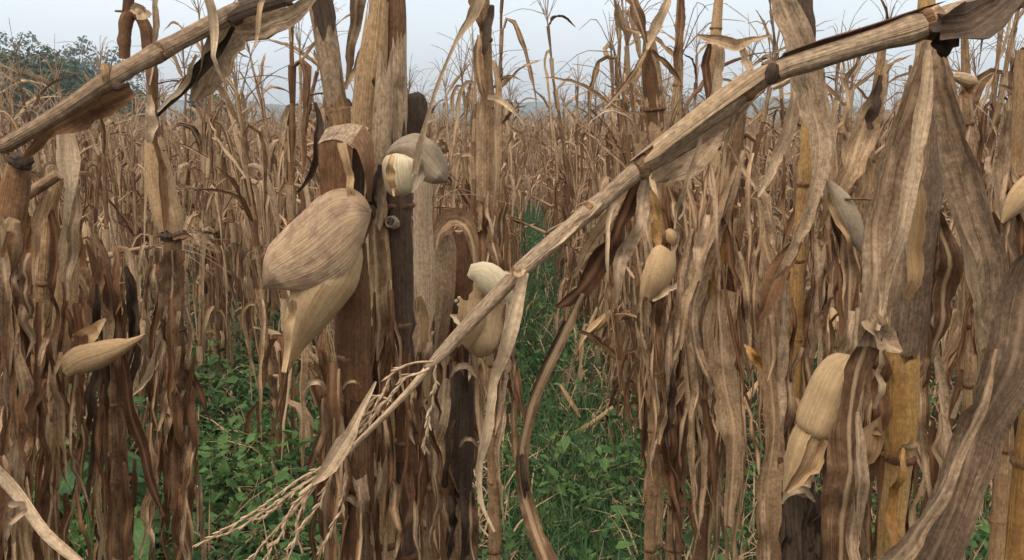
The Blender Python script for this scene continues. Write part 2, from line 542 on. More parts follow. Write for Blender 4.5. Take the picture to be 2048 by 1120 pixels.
def px_rows(pts, Y):
    """(px, py, width px[, dY]) rows -> world rows x, y, z, width in metres"""
    out = []
    for p in pts:
        y = Y + (p[3] if len(p) > 3 else 0.0)
        w = at(p[0], p[1], y)
        d1 = (_F + _U * (560 - p[1]) / FPX)[1]
        out.append((*w, p[2] * (y / d1) / FPX))
    return np.array(out)

class Hero:
    """a front plant: an Empty at its foot with stalk, leaves, ears as parts"""
    def __init__(self, label, Y, pts, mat='stalk', seed=0, name="corn_plant", cat="corn plant", ground=True, nodes=(), sides=12, foot=None, rough=.07, partname="stalk"):
        self.Y, self.rng = Y, np.random.default_rng(seed + 1000)
        rows = px_rows(pts, Y)
        if ground:
            d = rows[-1, :3] - rows[-2, :3]
            d = d / max(1e-6, -d[2]) * .35
            z = rows[-1, 2]
            f = np.array([rows[-1, 0] + d[0] * z, rows[-1, 1] + d[1] * z, -.03]) if foot is None else np.array([*foot, -.03])
            rows = np.vstack([rows, [*((rows[-1, :3] * .5 + f * .5) + [0, 0, .0]), rows[-1, 3]], [*f, rows[-1, 3] * .95]])
            base = f.copy()
            base[2] = float(ground_z(f[0], f[1]))
        else:
            base = rows[-1, :3]
        self.base = base
        self.root = thing(name, tuple(base), label, cat)
        L = arclen(rows[:, :3])[-1]
        C = catmull(rows, max(14, int(L / .022)))
        # joints of the stalk: given as pixel rows, plus evenly spaced ones
        nl = [0.17 * k + .05 * self.rng.random() for k in range(1, int(L / .17))] if nodes == () else \
             [float(np.interp(n, np.linspace(0, 1, 50), np.linspace(0, 1, 50)) * L) for n in nodes]
        g = tube(C[:, :3], C[:, 3] / 2, self.rng, sides, nodes=nl, groove=.14, rough=rough)
        self.add(partname, [g, cap(*g, 0), cap(*g, 1)], mat)
        self.C = C
        if partname == "stalk" and ground:
            Lc = arclen(C[:, :3])
            for nd in nl:
                k = int(np.clip(np.searchsorted(Lc, nd), 2, len(C) - 3))
                c, t, rr = C[k, :3], tangents(C[:, :3])[k], C[k, 3] / 2
                RP = c + t[None] * np.array([-.007, -.003, .001, .005])[:, None]
                self.add("node", [tube(RP, rr * np.array([1.02, 1.22, 1.16, 1.0]), self.rng, sides, rough=.08)], 'leaf_brown' if mat in ('stalk_dark', 'sheath') else 'sheath')
    def add(self, name, grids, mat, parent=None, label=None):
        o = link(name, grid_mesh(name, grids, M[mat], self.base), parent or self.root)
        if label:
            o['label'] = label
        return o
    def hint(self, P):
        return nrm(_CAM - P)
    def leaf(self, pts, mat='leaf', Y=None, name="leaf", parent=None, roll=0.0, curl=.7, fold=.25, wave=.12, rag=.18, tear=.4, nu=9, crinkle=.06, sway=.014, label=None, crumple=None):
        rows = px_rows(pts, Y or self.Y)
        L = arclen(rows[:, :3])[-1]
        n = int(min(60, max(10, L / .012)))
        C = catmull(rows, n)
        C[:, 1] += sway * smooth_noise(self.rng, n, 5)
        P = C[:, :3]
        rl = roll if not isinstance(roll, (tuple, list)) else np.interp(np.linspace(0, 1, n), np.linspace(0, 1, len(roll)), roll)
        rl = rl + .18 * smooth_noise(self.rng, n, 5)
        g = ribbon(P, np.maximum(C[:, 3], .0012), self.rng, hint=self.hint(P), roll=rl, curl=curl, fold=fold, wave=wave, rag=rag, nu=nu, tear=tear, crinkle=crinkle,
                   crumple=min(.0035, .09 * float(np.median(C[:, 3]))) if crumple is None else crumple, pleats=.035)
        return self.add(name, [g], mat, parent, label)
    def wrap(self, pts, a0, a1, mat='sheath', Y=None, name="leaf_sheath", parent=None, ref=None, nu=11, flare=.04, rag=.1, flat=1.0, grow=1.0, label=None, n=None, jag=.022, pleat=.06):
        rows = px_rows(pts, Y or self.Y)
        n = n or int(min(60, max(10, arclen(rows[:, :3])[-1] / .01)))
        C = catmull(rows, n)
        ref = nrm(_CAM - C[n // 2, :3]) if ref is None else nrm(np.array(ref, float))
        g = shell(C[:, :3], np.maximum(C[:, 3], .001) / 2 * grow, self.rng, a0, a1, nu, flare=flare, rag=rag, ref=ref, flat=flat, jag=jag if name == 'leaf_sheath' else jag * .2, pleat=pleat if name == 'leaf_sheath' else pleat * .3)
        return self.add(name, [g], mat, parent, label)
    def panel(self, top, low, mat, bulge=-.03, Y=None, name="husk", parent=None, nu=17, n=34, label=None, skew=1.0, swap=False):
        """a curved sheet between two edges, bulging by BULGE metres towards (-) or away from (+) the camera"""
        A, B = catmull(px_rows([(p[0], p[1], 1, *p[2:]) for p in top], Y or self.Y), n)[:, :3], catmull(px_rows([(p[0], p[1], 1, *p[2:]) for p in low], Y or self.Y), n)[:, :3]
        G = np.zeros((n, nu, 3)); UV = np.zeros((n, nu, 2))
        c0 = uvcell(self.rng)
        wd = np.linalg.norm(A - B, axis=1)
        bl = np.minimum(1, wd / (.6 * wd.max()))
        L = arclen((A + B) / 2)
        rip = [smooth_noise(self.rng, n, 4) for _ in range(nu)]
        for j in range(nu):
            f = (j / (nu - 1)) ** skew
            G[:, j] = A * (1 - f) + B * f
            G[:, j, 1] += bulge * bl * math.sin(math.pi * min(1, f * .75)) ** .6 + .0005 * rip[j]
            UV[:, j, 0], UV[:, j, 1] = (c0[0] + L, c0[1] + f * np.median(wd)) if swap else (c0[0] + f * np.median(wd), c0[1] + L)
        return self.add(name, [(G, UV)], mat, parent, label)
    def body(self, pts, mat='husk', Y=None, name="ear", parent=None, sides=18, rough=.08, oval=1.0, label=None, n=None):
        rows = px_rows(pts, Y or self.Y)
        C = catmull(rows, n or int(min(50, max(14, arclen(rows[:, :3])[-1] / .007))))
        g = tube(C[:, :3], np.maximum(C[:, 3], .001) / 2, self.rng, sides, rough=rough, oval=oval)
        return self.add(name, [g, cap(*g, 0), cap(*g, 1)], mat, parent, label)
    def strands(self, pts, k, spread, mat='silk', Y=None, name="silk", parent=None, r=1.2):
        gs = []
        for _ in range(k):
            jit = [(p[0] + self.rng.normal(0, spread * i / (len(pts) - 1)), p[1] + self.rng.normal(0, spread * .4), r) for i, p in enumerate(pts)]
            C = catmull(px_rows(jit, (Y or self.Y) + self.rng.normal(0, .01)), 12)
            gs.append(tube(C[:, :3], np.linspace(C[0, 3], C[0, 3] * .4, 12), self.rng, 4))
        return self.add(name, gs, mat, parent)
    def rags(self, box, n, w, length, mats, Y=None, spread=.06, lean=18):
        """torn leaves hanging round the stalk inside a box of the photograph: x0, x1, y0, y1"""
        r = self.rng
        for k in range(int(n * 1.6)):
            x, y = r.uniform(box[0], box[1]), r.uniform(box[2], box[3])
            Lp = r.uniform(*length) * 1.3
            ww = r.uniform(*w)
            m = 6
            dx = r.normal(0, lean)
            ph = r.uniform(0, 6)
            pts = []
            for i in range(m):
                f = i / (m - 1)
                pts.append((x + dx * f + r.normal(0, 3.5) + 4 * math.sin(ph + f * 4), y + Lp * f, ww * (min(1, .4 + 2.5 * f) * (1 - f ** 2.5) + .08), r.normal(0, .008)))
            yy = (Y or self.Y) + r.uniform(-spread, spread * .5)
            self.leaf(pts, mats[int(r.integers(0, len(mats)))], Y=yy, roll=(r.uniform(-.8, .8), r.uniform(-.9, .9), r.uniform(-1.1, 1.1)),
                      curl=r.uniform(.6, 1.6), fold=r.uniform(0, .6), wave=.16, rag=.3, tear=.6, nu=5, crinkle=.1)
    def lip(self, x, y, w, Y=None, mat='leaf_pale'):
        """the pale curled rim where a sheath broke off at a joint"""
        self.leaf([(x - w * .55, y + w * .35, 4, 0), (x - w * .3, y - w * .05, w * .3, -.015), (x + w * .15, y - w * .1, w * .34, -.02), (x + w * .5, y + w * .3, 5, 0)],
                  mat, Y=(Y or self.Y) - .02, name="sheath_rim", curl=1.2, fold=.1, nu=5, sway=.002)
# ------------------------------------------------------------------ trees beyond the field
def tree(loc, H, rad, nclump, nleaf, leaf, mat, label, group, seed, bare=False):
    rng = np.random.default_rng(seed)
    t = thing("tree", loc, label, "tree", group)
    gr = []
    P = catmull([(0, 0, -.2), (.1, .05, H * .3), (-.05, .1, H * .62)], 10)
    gr.append(tube(P, np.linspace(H * .035, H * .018, 10), rng, 8, rough=.12))
    tips = []
    for k in range(11):
        a = rng.uniform(0, 6.28)
        z0 = H * rng.uniform(.25, .6)
        e = np.array([math.cos(a) * rad * rng.uniform(.5, .9), math.sin(a) * rad * rng.uniform(.5, .9), H * rng.uniform(.55, .95)])
        P = catmull([(0, 0, z0), tuple(e * .45 + np.array([0, 0, z0 * .55])), tuple(e)], 8)
        gr.append(tube(P, np.linspace(H * .014, H * .003, 8), rng, 5, rough=.15))
        tips.append(e)
    link("trunk", grid_mesh("trunk", gr, M['bark']), t)
    cs = []
    for k in range(nclump):
        d = nrm(rng.normal(size=3) * np.array([1, 1, .8]))
        r = rng.uniform(.45, 1.0) ** .6
        c = np.array([0, 0, H * .62]) + d * r * np.array([rad, rad, H * .36])
        cs.append((c, rad * rng.uniform(.16, .34)))
    n = nleaf
    idx = rng.integers(0, len(cs), n)
    C = np.array([c for c, _ in cs])[idx]
    Rd = np.array([r for _, r in cs])[idx]
    d = nrm(rng.normal(size=(n, 3)))
    p = C + d * (Rd * rng.uniform(.55, 1.05, n))[:, None]
    V, F, U = quads_at(p, nrm(d + rng.normal(size=(n, 3)) * .6 + np.array([0, 0, .5])), leaf * rng.uniform(.6, 1.3, n), rng)
    link("crown", mesh_np("crown", V, F, U, mat, smooth=False), t)
    return t

def quads_at(p, nor, size, rng, ratio=.55):
    n = len(p)
    t = nrm(np.cross(nor, nrm(rng.normal(size=(n, 3)))))
    b = np.cross(nor, t)
    s = size[:, None]
    V = np.stack([p - t * s, p - b * s * ratio, p + t * s, p + b * s * ratio], 1).reshape(-1, 3)
    F = np.arange(4 * n).reshape(n, 4)
    c0 = np.stack([2 * rng.integers(0, 16, n) + 1.0, 2 * rng.integers(0, 16, n) + .35], -1)
    q = np.array([(-.02, 0), (0, .04), (.02, .08), (0, .04)])
    U = (c0[:, None, :] + q[None]).reshape(-1, 2)
    return V, F, U

tree((-26.3, 48, 0), 5.3, 3.3, 60, 9000, .17, M['tree_leaf'], "dense dark green tree behind the corn, highest dark crown at the left", "trees beyond the corn field", 1)
tree((-22.4, 49, 0), 3.9, 2.4, 46, 6500, .16, M['tree_leaf'], "lower dark green tree sloping down towards the middle, beyond the broken looped stalk", "trees beyond the corn field", 2)
tree((-30.5, 47, 0), 5.2, 3.4, 50, 5000, .17, M['tree_leaf'], "dark green tree cut off by the left edge of the picture", "trees beyond the corn field", 3)
tree((-42, 92, 0), 10, 4.6, 44, 4200, .2, M['tree_hazed'], "pale hazy tree rising behind the dark green trees", "trees beyond the corn field", 4)
tree((-50, 88, 0), 10.8, 4.8, 44, 3800, .2, M['tree_hazed'], "taller pale hazy tree at the far left behind the dark crown", "trees beyond the corn field", 5)
tree((-14.8, 45, 0), 3.1, 1.4, 20, 1800, .14, M['tree_leaf'], "small green bush seen low between the dry leaves, right of the trees", "trees beyond the corn field", 6)

# ------------------------------------------------------------------ dried maize plants of the field
def leaf_path(p0, az, e0, L, droop, out, rng, n):
    """blade centre line: starts at elevation e0, droops within DROOP metres to hang nearly straight down"""
    ds = L / (n - 1)
    P = [np.array(p0, float)]
    e = e0
    for i in range(n - 1):
        s = i * ds
        tgt = -R(out) if s > droop else e0 + (-R(out) - e0) * (s / max(droop, 1e-3)) ** 1.3
        e = e * .35 + tgt * .65
        a = az + .3 * math.sin(s * 11 + az * 3) + rng.normal(0, .16)
        e = e + rng.normal(0, .08)
        P.append(P[-1] + ds * np.array([math.cos(e) * math.cos(a), math.cos(e) * math.sin(a), math.sin(e)]))
    return np.array(P)

def blade_w(n, W):
    s = np.linspace(0, 1, n)
    return W * np.clip(np.minimum(.45 + s * 3.5, 1) * (1 - s ** 2.2) ** .8, .04, 1)

def maize(rng, lod=0, short=1.0, bent=None):
    """one dried maize plant: {'stalk': grids, 'leaf': [grids...], 'ear': [(husk grids, silk grids)...], 'tassel': grids}"""
    H = rng.uniform(1.38, 1.82) * short
    leanx, leany = rng.normal(0, .07, 2)
    cx, cy = rng.normal(0, .05, 2)
    nn = int(H / .165)
    bent = rng.random() < .28 if bent is None else bent
    zb = H * rng.uniform(.62, .85)
    pts = []
    for k in range(nn + 1):
        z = H * k / nn
        f = z / H
        pts.append(np.array([leanx * f + cx * f * f, leany * f + cy * f * f, z]) + np.array([rng.normal(0, .005), rng.normal(0, .005), 0]))
    pts = np.array(pts)
    if bent:
        kb = int(nn * zb / H)
        a = rng.uniform(0, 6.28)
        e = rng.uniform(-1.1, .35)
        d = np.array([math.cos(a) * math.cos(e), math.sin(a) * math.cos(e), math.sin(e)])
        for k in range(kb + 1, nn + 1):
            pts[k] = pts[kb] + d * (H / nn) * (k - kb) + np.array([0, 0, -.02 * (k - kb) ** 2 * .3])
    nseg = [30, 9, 5][lod]
    C = catmull(pts, nseg)
    rad = np.interp(np.linspace(0, 1, nseg), [0, .5, .85, 1], [.0135, .0115, .007, .0035]) * rng.uniform(.85, 1.15)
    nodeL = arclen(pts)
    out = {'leaf': [], 'ear': []}
    out['stalk'] = [tube(C, rad, rng, [7, 4, 3][lod], nodes=nodeL[1:-1] if lod == 0 else (), groove=.1)]
    az0 = rng.uniform(0, 6.28)
    up = (0.3, -0.4, 1)
    for k in range(1, nn):
        if lod == 2 and k % 2 == 0 and k < nn - 3:
            continue
        if k < 3 and rng.random() < .35:
            continue
        az = az0 + (k % 2) * math.pi + rng.normal(0, .4)
        p0 = pts[k]
        f = k / nn
        Ls = .11
        grids = []
        axis = nrm(pts[min(k + 1, nn)] - pts[k])
        r0 = np.interp(f, [0, .5, .85, 1], [.0135, .0115, .007, .0035])
        if lod == 0:
            SP = np.array([p0 + axis * Ls * t for t in np.linspace(0, 1, 4)])
            op = np.linspace(2.7, rng.uniform(1.2, 2.4), 4)
            grids.append(shell(SP, r0 * np.linspace(1.25, 1.7, 4), rng, -op, op, 6, ref=(math.cos(az), math.sin(az), 0.01)))
        start = p0 + axis * Ls + np.array([math.cos(az), math.sin(az), 0]) * r0 * 1.4
        upper = f > .68
        L = rng.uniform(.42, .90) * (1 - .35 * f)
        n = [14, 6, 4][lod]
        W = rng.uniform(.026, .062) * (1 - .35 * f)
        ns = 1 if upper else int(rng.choice([1, 2, 3], p=[.3, .4, .3]))
        hang = rng.random() < ((.3 if lod else .45) if upper else .9)
        for q in range(ns):
            a2 = az + rng.normal(0, .5) * (ns > 1)
            Lq = L * (1 if q == 0 else rng.uniform(.45, 1.0))
            if hang:
                path = leaf_path(start, a2, R(rng.uniform(-10, 70)), Lq, rng.uniform(.015, .05), rng.uniform(80, 92), rng, n)
            else:
                path = leaf_path(start, a2, R(rng.uniform(30, 75)), Lq * .7, rng.uniform(.25, .7), rng.uniform(-10, 70), rng, n)
            path[:, 2] = np.maximum(path[:, 2], .03)
            rl = rng.uniform(-.9, .9) + np.linspace(0, rng.normal(0, 1.1), n) + (.4 * smooth_noise(rng, n, 5) if lod == 0 else 0)
            grids.append(ribbon(path, blade_w(n, W * (1, .62, .5)[ns - 1] * rng.uniform(.8, 1.2)), rng, hint=(math.cos(a2 + 1.2), math.sin(a2 + 1.2), .35), roll=rl,
                                curl=rng.uniform(.5, 1.6), fold=rng.uniform(.1, .7), wave=.2, rag=.3, nu=[5, 3, 2][lod], tear=.6 if lod == 0 else .3, crinkle=.1))
        out['leaf'].append(grids)
    # an ear hanging in its husk
    if rng.random() < .42:
        k = int(nn * rng.uniform(.42, .62))
        a = rng.uniform(0, 6.28)
        e = rng.uniform(-1.4, .5)
        d = np.array([math.cos(a) * math.cos(e), math.sin(a) * math.cos(e), math.sin(e)])
        L = rng.uniform(.15, .21)
        p0 = pts[k] + np.array([math.cos(a), math.sin(a), 0]) * .018
        n = [9, 5, 4][lod]
        s = np.linspace(0, 1, n)
        P = p0 + d * (s * L)[:, None]
        prof = np.interp(s, [0, .12, .4, .75, .92, 1], [.010, .020, .0245, .017, .008, .002]) * rng.uniform(.8, 1.1)
        P = P + np.stack([smooth_noise(rng, n, 3) * .006 for _ in range(3)], -1)
        hg = [tube(P, prof * .9, rng, [9, 5, 4][lod], rough=.14)]
        if lod == 0:
            hg.append(shell(P[:-1] + d * .01, prof[:-1] * 1.02 + .001, rng, -1.3 + rng.normal(0, .4), 1.2, 7, flare=.15, ref=(.1, -1, .3), jag=.03, pleat=.12))
            for _ in range(2):
                a3 = rng.uniform(0, 6.28)
                off = np.array([math.cos(a3), math.sin(a3), .2]) * .018
                hp = np.array([P[2] + off, P[5] + off * 1.5, P[-1] + off * 1.2 + d * .02, P[-1] + off * 1.6 + d * .07 - np.array([0, 0, .03])])
                hg.append(ribbon(catmull(hp, 9), blade_w(9, .03), rng, hint=tuple(off), curl=1.0, wave=.2, rag=.3, tear=.5))
        sg = []
        for q in range([3, 1, 0][lod]):
            e1 = P[-1] + d * .05 + rng.normal(0, .015, 3) + np.array([0, 0, -.03])
            sg.append(tube(catmull([P[-2], (P[-1] + e1) / 2 + rng.normal(0, .006, 3), e1], 4), [.004, .003, .002, .0008], rng, 3))
        out['ear'].append((hg, sg))
    tg = []
    top = pts[-1]
    ax = nrm(pts[-1] - pts[-2])
    for q in range([11, 6, 4][lod]):
        sp = 0 if q == 0 else rng.uniform(.25, .9)
        v = nrm(ax + rng.normal(0, 1, 3) * sp)
        L = rng.uniform(.16, .33) * (1.2 if q == 0 else 1)
        mid = top + v * L * .5
        end = top + v * L * .85 + np.array([v[0] * L * .2, v[1] * L * .2, -L * rng.uniform(0, .45)])
        n = [7, 4, 3][lod]
        r = np.linspace(.0022, .0011, n) * [1, 1.2, 1.8][lod] * (1 + (.35 * (np.arange(n) % 2) if lod == 0 else 0))
        tg.append(tube(catmull([top - ax * .06 * rng.random(), mid, end], n), r, rng, 3))
    out['tassel'] = tg
    return out

def in_view(x, y, m=1.06):
    return y > 1.0 and abs(x) < (1024 / FPX) * y * m + .15

NVAR = 14
variants = []
for i in range(NVAR):
    v = maize(np.random.default_rng(100 + i), 0, bent=i % 4 == 3)
    me = {'stalk': grid_mesh("stalk", v['stalk'], M['stalk'] if i % 3 else M['sheath'])}
    me['leaf'] = [grid_mesh("leaf", g, M['leaf_brown'] if (i + j) % 5 == 0 else M['leaf_grey'] if (i + j) % 7 == 3 else M['leaf']) for j, g in enumerate(v['leaf'])]
    me['ear'] = [(grid_mesh("ear", hg, M['leaf'] if i % 3 else M['husk']), grid_mesh("silk", sg, M['silk'])) for hg, sg in v['ear']]
    me['kind'] = (int(i % 4 == 3), int(len(v['ear']) > 0))
    me['tassel'] = grid_mesh("tassel", v['tassel'], M['tassel_far'])
    variants.append(me)

FIELD_LABEL = {(0, 0): "upright dried corn plant without an ear, in the rows %s of the grassy path",
               (0, 1): "upright dried corn plant with a husked ear, in the rows %s of the grassy path",
               (1, 0): "bent-topped dried corn plant without an ear, in the rows %s of the grassy path",
               (1, 1): "bent-topped dried corn plant with a husked ear, in the rows %s of the grassy path"}
FIELD_GROUP = "corn plants in the rows of the field"
def field_plant(k, loc, rz, sc, tilt):
    t = thing("corn_plant", loc, FIELD_LABEL[variants[k]['kind']] % ('left' if loc[0] < .22 else 'right'), "corn plant", FIELD_GROUP)
    t.rotation_euler = (tilt[0], tilt[1], rz)
    t.scale = (sc, sc, sc)
    me = variants[k]
    link("stalk", me['stalk'], t)
    for m in me['leaf']:
        link("leaf", m, t)
    for hm, sm in me['ear']:
        e = link("ear", hm, t)
        link("silk", sm, e)
    link("tassel", me['tassel'], t)
    return t

prng = np.random.default_rng(7)
ROWS = np.arange(-60, 61) * 0.8 - 0.18
spots = []
for rx in ROWS:
    y = 1.0 + prng.uniform(0, .3)
    while y < 75:
        step = .17 if y < 14 else .24 if y < 32 else .42
        y += step * prng.uniform(.6, 1.5)
        x = rx + prng.normal(0, .055)
        spots.append((x, y))
        if abs(rx + .18) < .1 and y > 15 and prng.random() < .5:
            spots.append((x + .4, y + .1))
def keep(x, y):
    if y < 2.75:
        return False
    px = 1024 + FPX * x / y
    if 395 < px < 600 and y < 3.5:
        return False            # the weedy gap left of the middle clump
    if 2.75 < y < 4.2 and 900 < px < 1010:
        return False
    return True
near = sorted([s for s in spots if in_view(*s) and keep(*s)], key=lambda s: s[1])
N_SINGLE = 275
for i, (x, y) in enumerate(near[:N_SINGLE]):
    px = 1024 + FPX * x / y
    tall = any(a < px < c for a, c in ((430, 600), (1070, 1270), (1370, 1520), (1640, 1740), (1900, 2048))) and 3.0 < y < 7.5
    sc = prng.uniform(.84, 1.06) * (prng.uniform(1.2, 1.36) if prng.random() < (.5 if tall else .06) else 1)
    field_plant(int(prng.integers(0, NVAR)), (x, y, float(ground_z(x, y))), prng.uniform(0, 6.28), sc, prng.normal(0, .07, 2))
y_last = near[N_SINGLE - 1][1]

def stuff_field(name, spots, lod, nv, seed, sc=(0.74, 1.06)):
    rng = np.random.default_rng(seed)
    lib = []
    order = ['stalk', 'sheath', 'leaf', 'leaf_brown', 'husk', 'tassel_far']
    for i in range(nv):
        v = maize(np.random.default_rng(500 + 31 * seed + i), lod)
        parts = [('sheath' if i % 3 == 0 else 'stalk', v['stalk'])]
        parts += [('leaf_brown' if (i + j) % 5 == 0 else 'leaf', g) for j, g in enumerate(v['leaf'])]
        parts += [('husk', hg + sg) for hg, sg in v['ear']]
        parts += [('tassel_far', v['tassel'])]
        Vs, Fs, Us, Ms, off = [], [], [], [], 0
        for mn, g in parts:
            V, F, U = grid_arrays(g)
            Vs.append(V); Fs.append(F + off); Us.append(U); Ms.append(np.full(len(F), order.index(mn)))
            off += len(V)
        lib.append((np.vstack(Vs), np.vstack(Fs), np.vstack(Us), np.concatenate(Ms)))
    Vs, Fs, Us, Ms, off = [], [], [], [], 0
    for x, y in spots:
        V, F, U, mi = lib[rng.integers(0, nv)]
        a = rng.uniform(0, 6.28)
        s = rng.uniform(*sc)
        c, d = math.cos(a) * s, math.sin(a) * s
        tx, ty = rng.normal(0, .10, 2)
        W = np.stack([V[:, 0] * c - V[:, 1] * d + tx * V[:, 2] + x, V[:, 0] * d + V[:, 1] * c + ty * V[:, 2] + y, V[:, 2] * s + float(ground_z(x, y))], -1)
        Vs.append(W); Fs.append(F + off); Us.append(U + 2 * rng.integers(0, 12, 2)); Ms.append(mi)
        off += len(V)
    o = link(name, mesh_np(name, np.vstack(Vs), np.vstack(Fs), np.vstack(Us), [M[k] for k in order], mat_idx=np.concatenate(Ms)))
    return tag(o, "mass of dried corn plants filling the far rows of the field", None, None, 'stuff')

mid = [s for s in spots if in_view(*s, 1.25) and s[1] > 2.6 and (s[1] > y_last or not in_view(*s)) and s[1] < 26]
far = [s for s in spots if in_view(*s, 1.2) and s[1] >= 26 and s[1] < 75]
stuff_field("far_corn_rows", mid, 1, 12, 3)
stuff_field("distant_corn_rows", far, 2, 10, 4)
print("spots", len(near), "y_last", y_last, "mid", len(mid), "far", len(far))

# ------------------------------------------------------------------ weeds, grass and litter between the rows
def blades(name, P, L, W, mat, seed, lean=.5, nseg=4):
    rng = np.random.default_rng(seed)
    n = len(P)
    a = rng.uniform(0, 6.28, n)
    s = np.linspace(0, 1, nseg)
    b = rng.uniform(.1, 1.2, n) * lean * 2
    V = np.zeros((n, nseg, 2, 3))
    out = np.stack([np.cos(a), np.sin(a)], -1)
    sd = np.stack([-np.sin(a), np.cos(a)], -1)
    for i, t in enumerate(s):
        ang = b * t * 1.3
        h = L * t * np.cos(ang * .6)
        o = L * t * np.sin(ang * .8)
        w = W * (1 - t ** 1.6) * .5 + .0006
        for j, sg in enumerate((-1, 1)):
            V[:, i, j, 0] = P[:, 0] + out[:, 0] * o + sd[:, 0] * sg * w
            V[:, i, j, 1] = P[:, 1] + out[:, 1] * o + sd[:, 1] * sg * w
            V[:, i, j, 2] = P[:, 2] + h
    idx = np.arange(n * nseg * 2).reshape(n, nseg, 2)
    F = np.stack([idx[:, :-1, 0], idx[:, :-1, 1], idx[:, 1:, 1], idx[:, 1:, 0]], -1).reshape(-1, 4)
    c0 = np.stack([2 * rng.integers(0, 16, n) + 1.0, 2 * rng.integers(0, 16, n) + .35], -1)
    uv = c0[:, None, None, :] + np.stack(np.broadcast_arrays(np.array([-.004, .004])[None, None, :], (s * .15)[None, :, None]), -1)
    uv = np.broadcast_to(uv, (n, nseg, 2, 2)).reshape(-1, 2)
    return mesh_np(name, V.reshape(-1, 3), F, uv[F].reshape(-1, 2), mat)

def scatter(n, rng, f, ymax=16.0, ymin=2.2):
    """n ground points in the wedge of view, nearer ones denser, thinned by the density f(x, y)"""
    out = []
    while sum(len(o) for o in out) < n:
        m = n * 2
        y = ymin + (ymax - ymin) * rng.random(m) ** 1.7
        x = rng.uniform(-1, 1, m) * (.76 * y + .6)
        k = rng.random(m) < f(x, y)
        out.append(np.stack([x[k], y[k], ground_z(x[k], y[k])], -1))
    return np.vstack(out)[:n]

def patch(x, y):
    return .5 + .5 * np.sin(x * 3.1 + 1.3 * np.sin(y * 1.9)) * np.sin(y * 2.3 + np.cos(x * 2.7))

def path_d(x, y):
    return np.exp(-((x - .22) / .22) ** 2)

rngw = np.random.default_rng(21)
Pg = scatter(17000, rngw, lambda x, y: np.clip(path_d(x, y) * .95 + .07 * patch(x, y) + .05 * (x > .3), 0, 1), 20)
tag(link("grass", blades("grass", Pg, rngw.uniform(.09, .34, len(Pg)), rngw.uniform(.003, .0075, len(Pg)), M['grass'], 22)), kind='stuff')

def weed_mass(name, P, rng, size, hmax, per):
    """low broad-leaved weeds: every point carries a little stem of opposite leaves"""
    n = len(P)
    pts, nor, sz = [], [], []
    for k in range(per):
        h = hmax * rng.random(n) ** .8
        a = rng.uniform(0, 6.28, n)
        r = rng.uniform(.01, .09, n)
        pts.append(P + np.stack([np.cos(a) * r, np.sin(a) * r, h], -1))
        nor.append(nrm(np.stack([np.cos(a) * .5, np.sin(a) * .5, np.full(n, .8)], -1) + rng.normal(0, .3, (n, 3))))
        sz.append(size * rng.uniform(.5, 1.3, n))
    p, nr, s = np.vstack(pts), np.vstack(nor), np.concatenate(sz)
    V, F, U = folded_leaves(p, nr, s, rng)
    return mesh_np(name, V, F, U, M['green'])

def folded_leaves(p, nor, size, rng, ratio=.42):
    """small pointed leaves of four quads, folded along the midrib and curved down"""
    n = len(p)
    t = nrm(np.cross(nor, nrm(rng.normal(size=(n, 3)))))
    b = np.cross(nor, t)
    s = size[:, None]
    rows = []
    for f, w, dz in ((-.5, .12, 0), (-.1, 1, .06), (.35, .72, -.02), (.75, .06, -.22)):
        c = p + t * s * f * 1.6 + nor * s * dz
        rows.append(np.stack([c - b * s * ratio * w * 1.3 + nor * s * .16 * w, c, c + b * s * ratio * w * 1.3 + nor * s * .16 * w], 1))
    V = np.stack(rows, 1)
    idx = np.arange(n * 12).reshape(n, 4, 3)
    F = np.stack([idx[:, :-1, :-1], idx[:, :-1, 1:], idx[:, 1:, 1:], idx[:, 1:, :-1]], -1).reshape(-1, 4)
    c0 = np.stack([2 * rng.integers(0, 16, n) + 1.0, 2 * rng.integers(0, 16, n) + .35], -1)
    g = np.stack(np.broadcast_arrays(np.array([-.02, 0, .02])[None, :], np.array([0, .02, .04, .06])[:, None]), -1).reshape(1, 12, 2)
    uv = (c0[:, None, :] + g).reshape(-1, 2)
    return V.reshape(-1, 3), F, uv[F].reshape(-1, 2)

Pw = scatter(4700, rngw, lambda x, y: np.clip(.28 * patch(x, y) ** 2 + .03 + .5 * np.exp(-((x + 1.1) / .45) ** 2 - ((y - 3.7) / 1.0) ** 2) + .45 * np.exp(-((x + 1.6) / .5) ** 2 - ((y - 5.6) / 1.2) ** 2) + .10 * path_d(x, y), 0, 1), 14)
tag(link("weeds", weed_mass("weeds", Pw, rngw, .020, .22, 10)), kind='stuff')
Pb = scatter(700, rngw, lambda x, y: np.clip(.08 + .6 * (x < -.5) * (y < 5) + .3 * patch(x, y) ** 2, 0, 1), 9)
tag(link("tall_weeds", weed_mass("tall_weeds", Pb, rngw, .032, .32, 8)), kind='stuff')
Pl = scatter(15000, rngw, lambda x, y: .35 + .5 * np.abs(np.sin((x - .22) * np.pi / .8)), 12)
Pl[:, 2] += rngw.uniform(.0, .07, len(Pl))
tag(link("leaf_litter", blades("leaf_litter", Pl, rngw.uniform(.06, .30, len(Pl)), rngw.uniform(.003, .016, len(Pl)), M['leaf'], 23, lean=1.15, nseg=5)), kind='stuff')

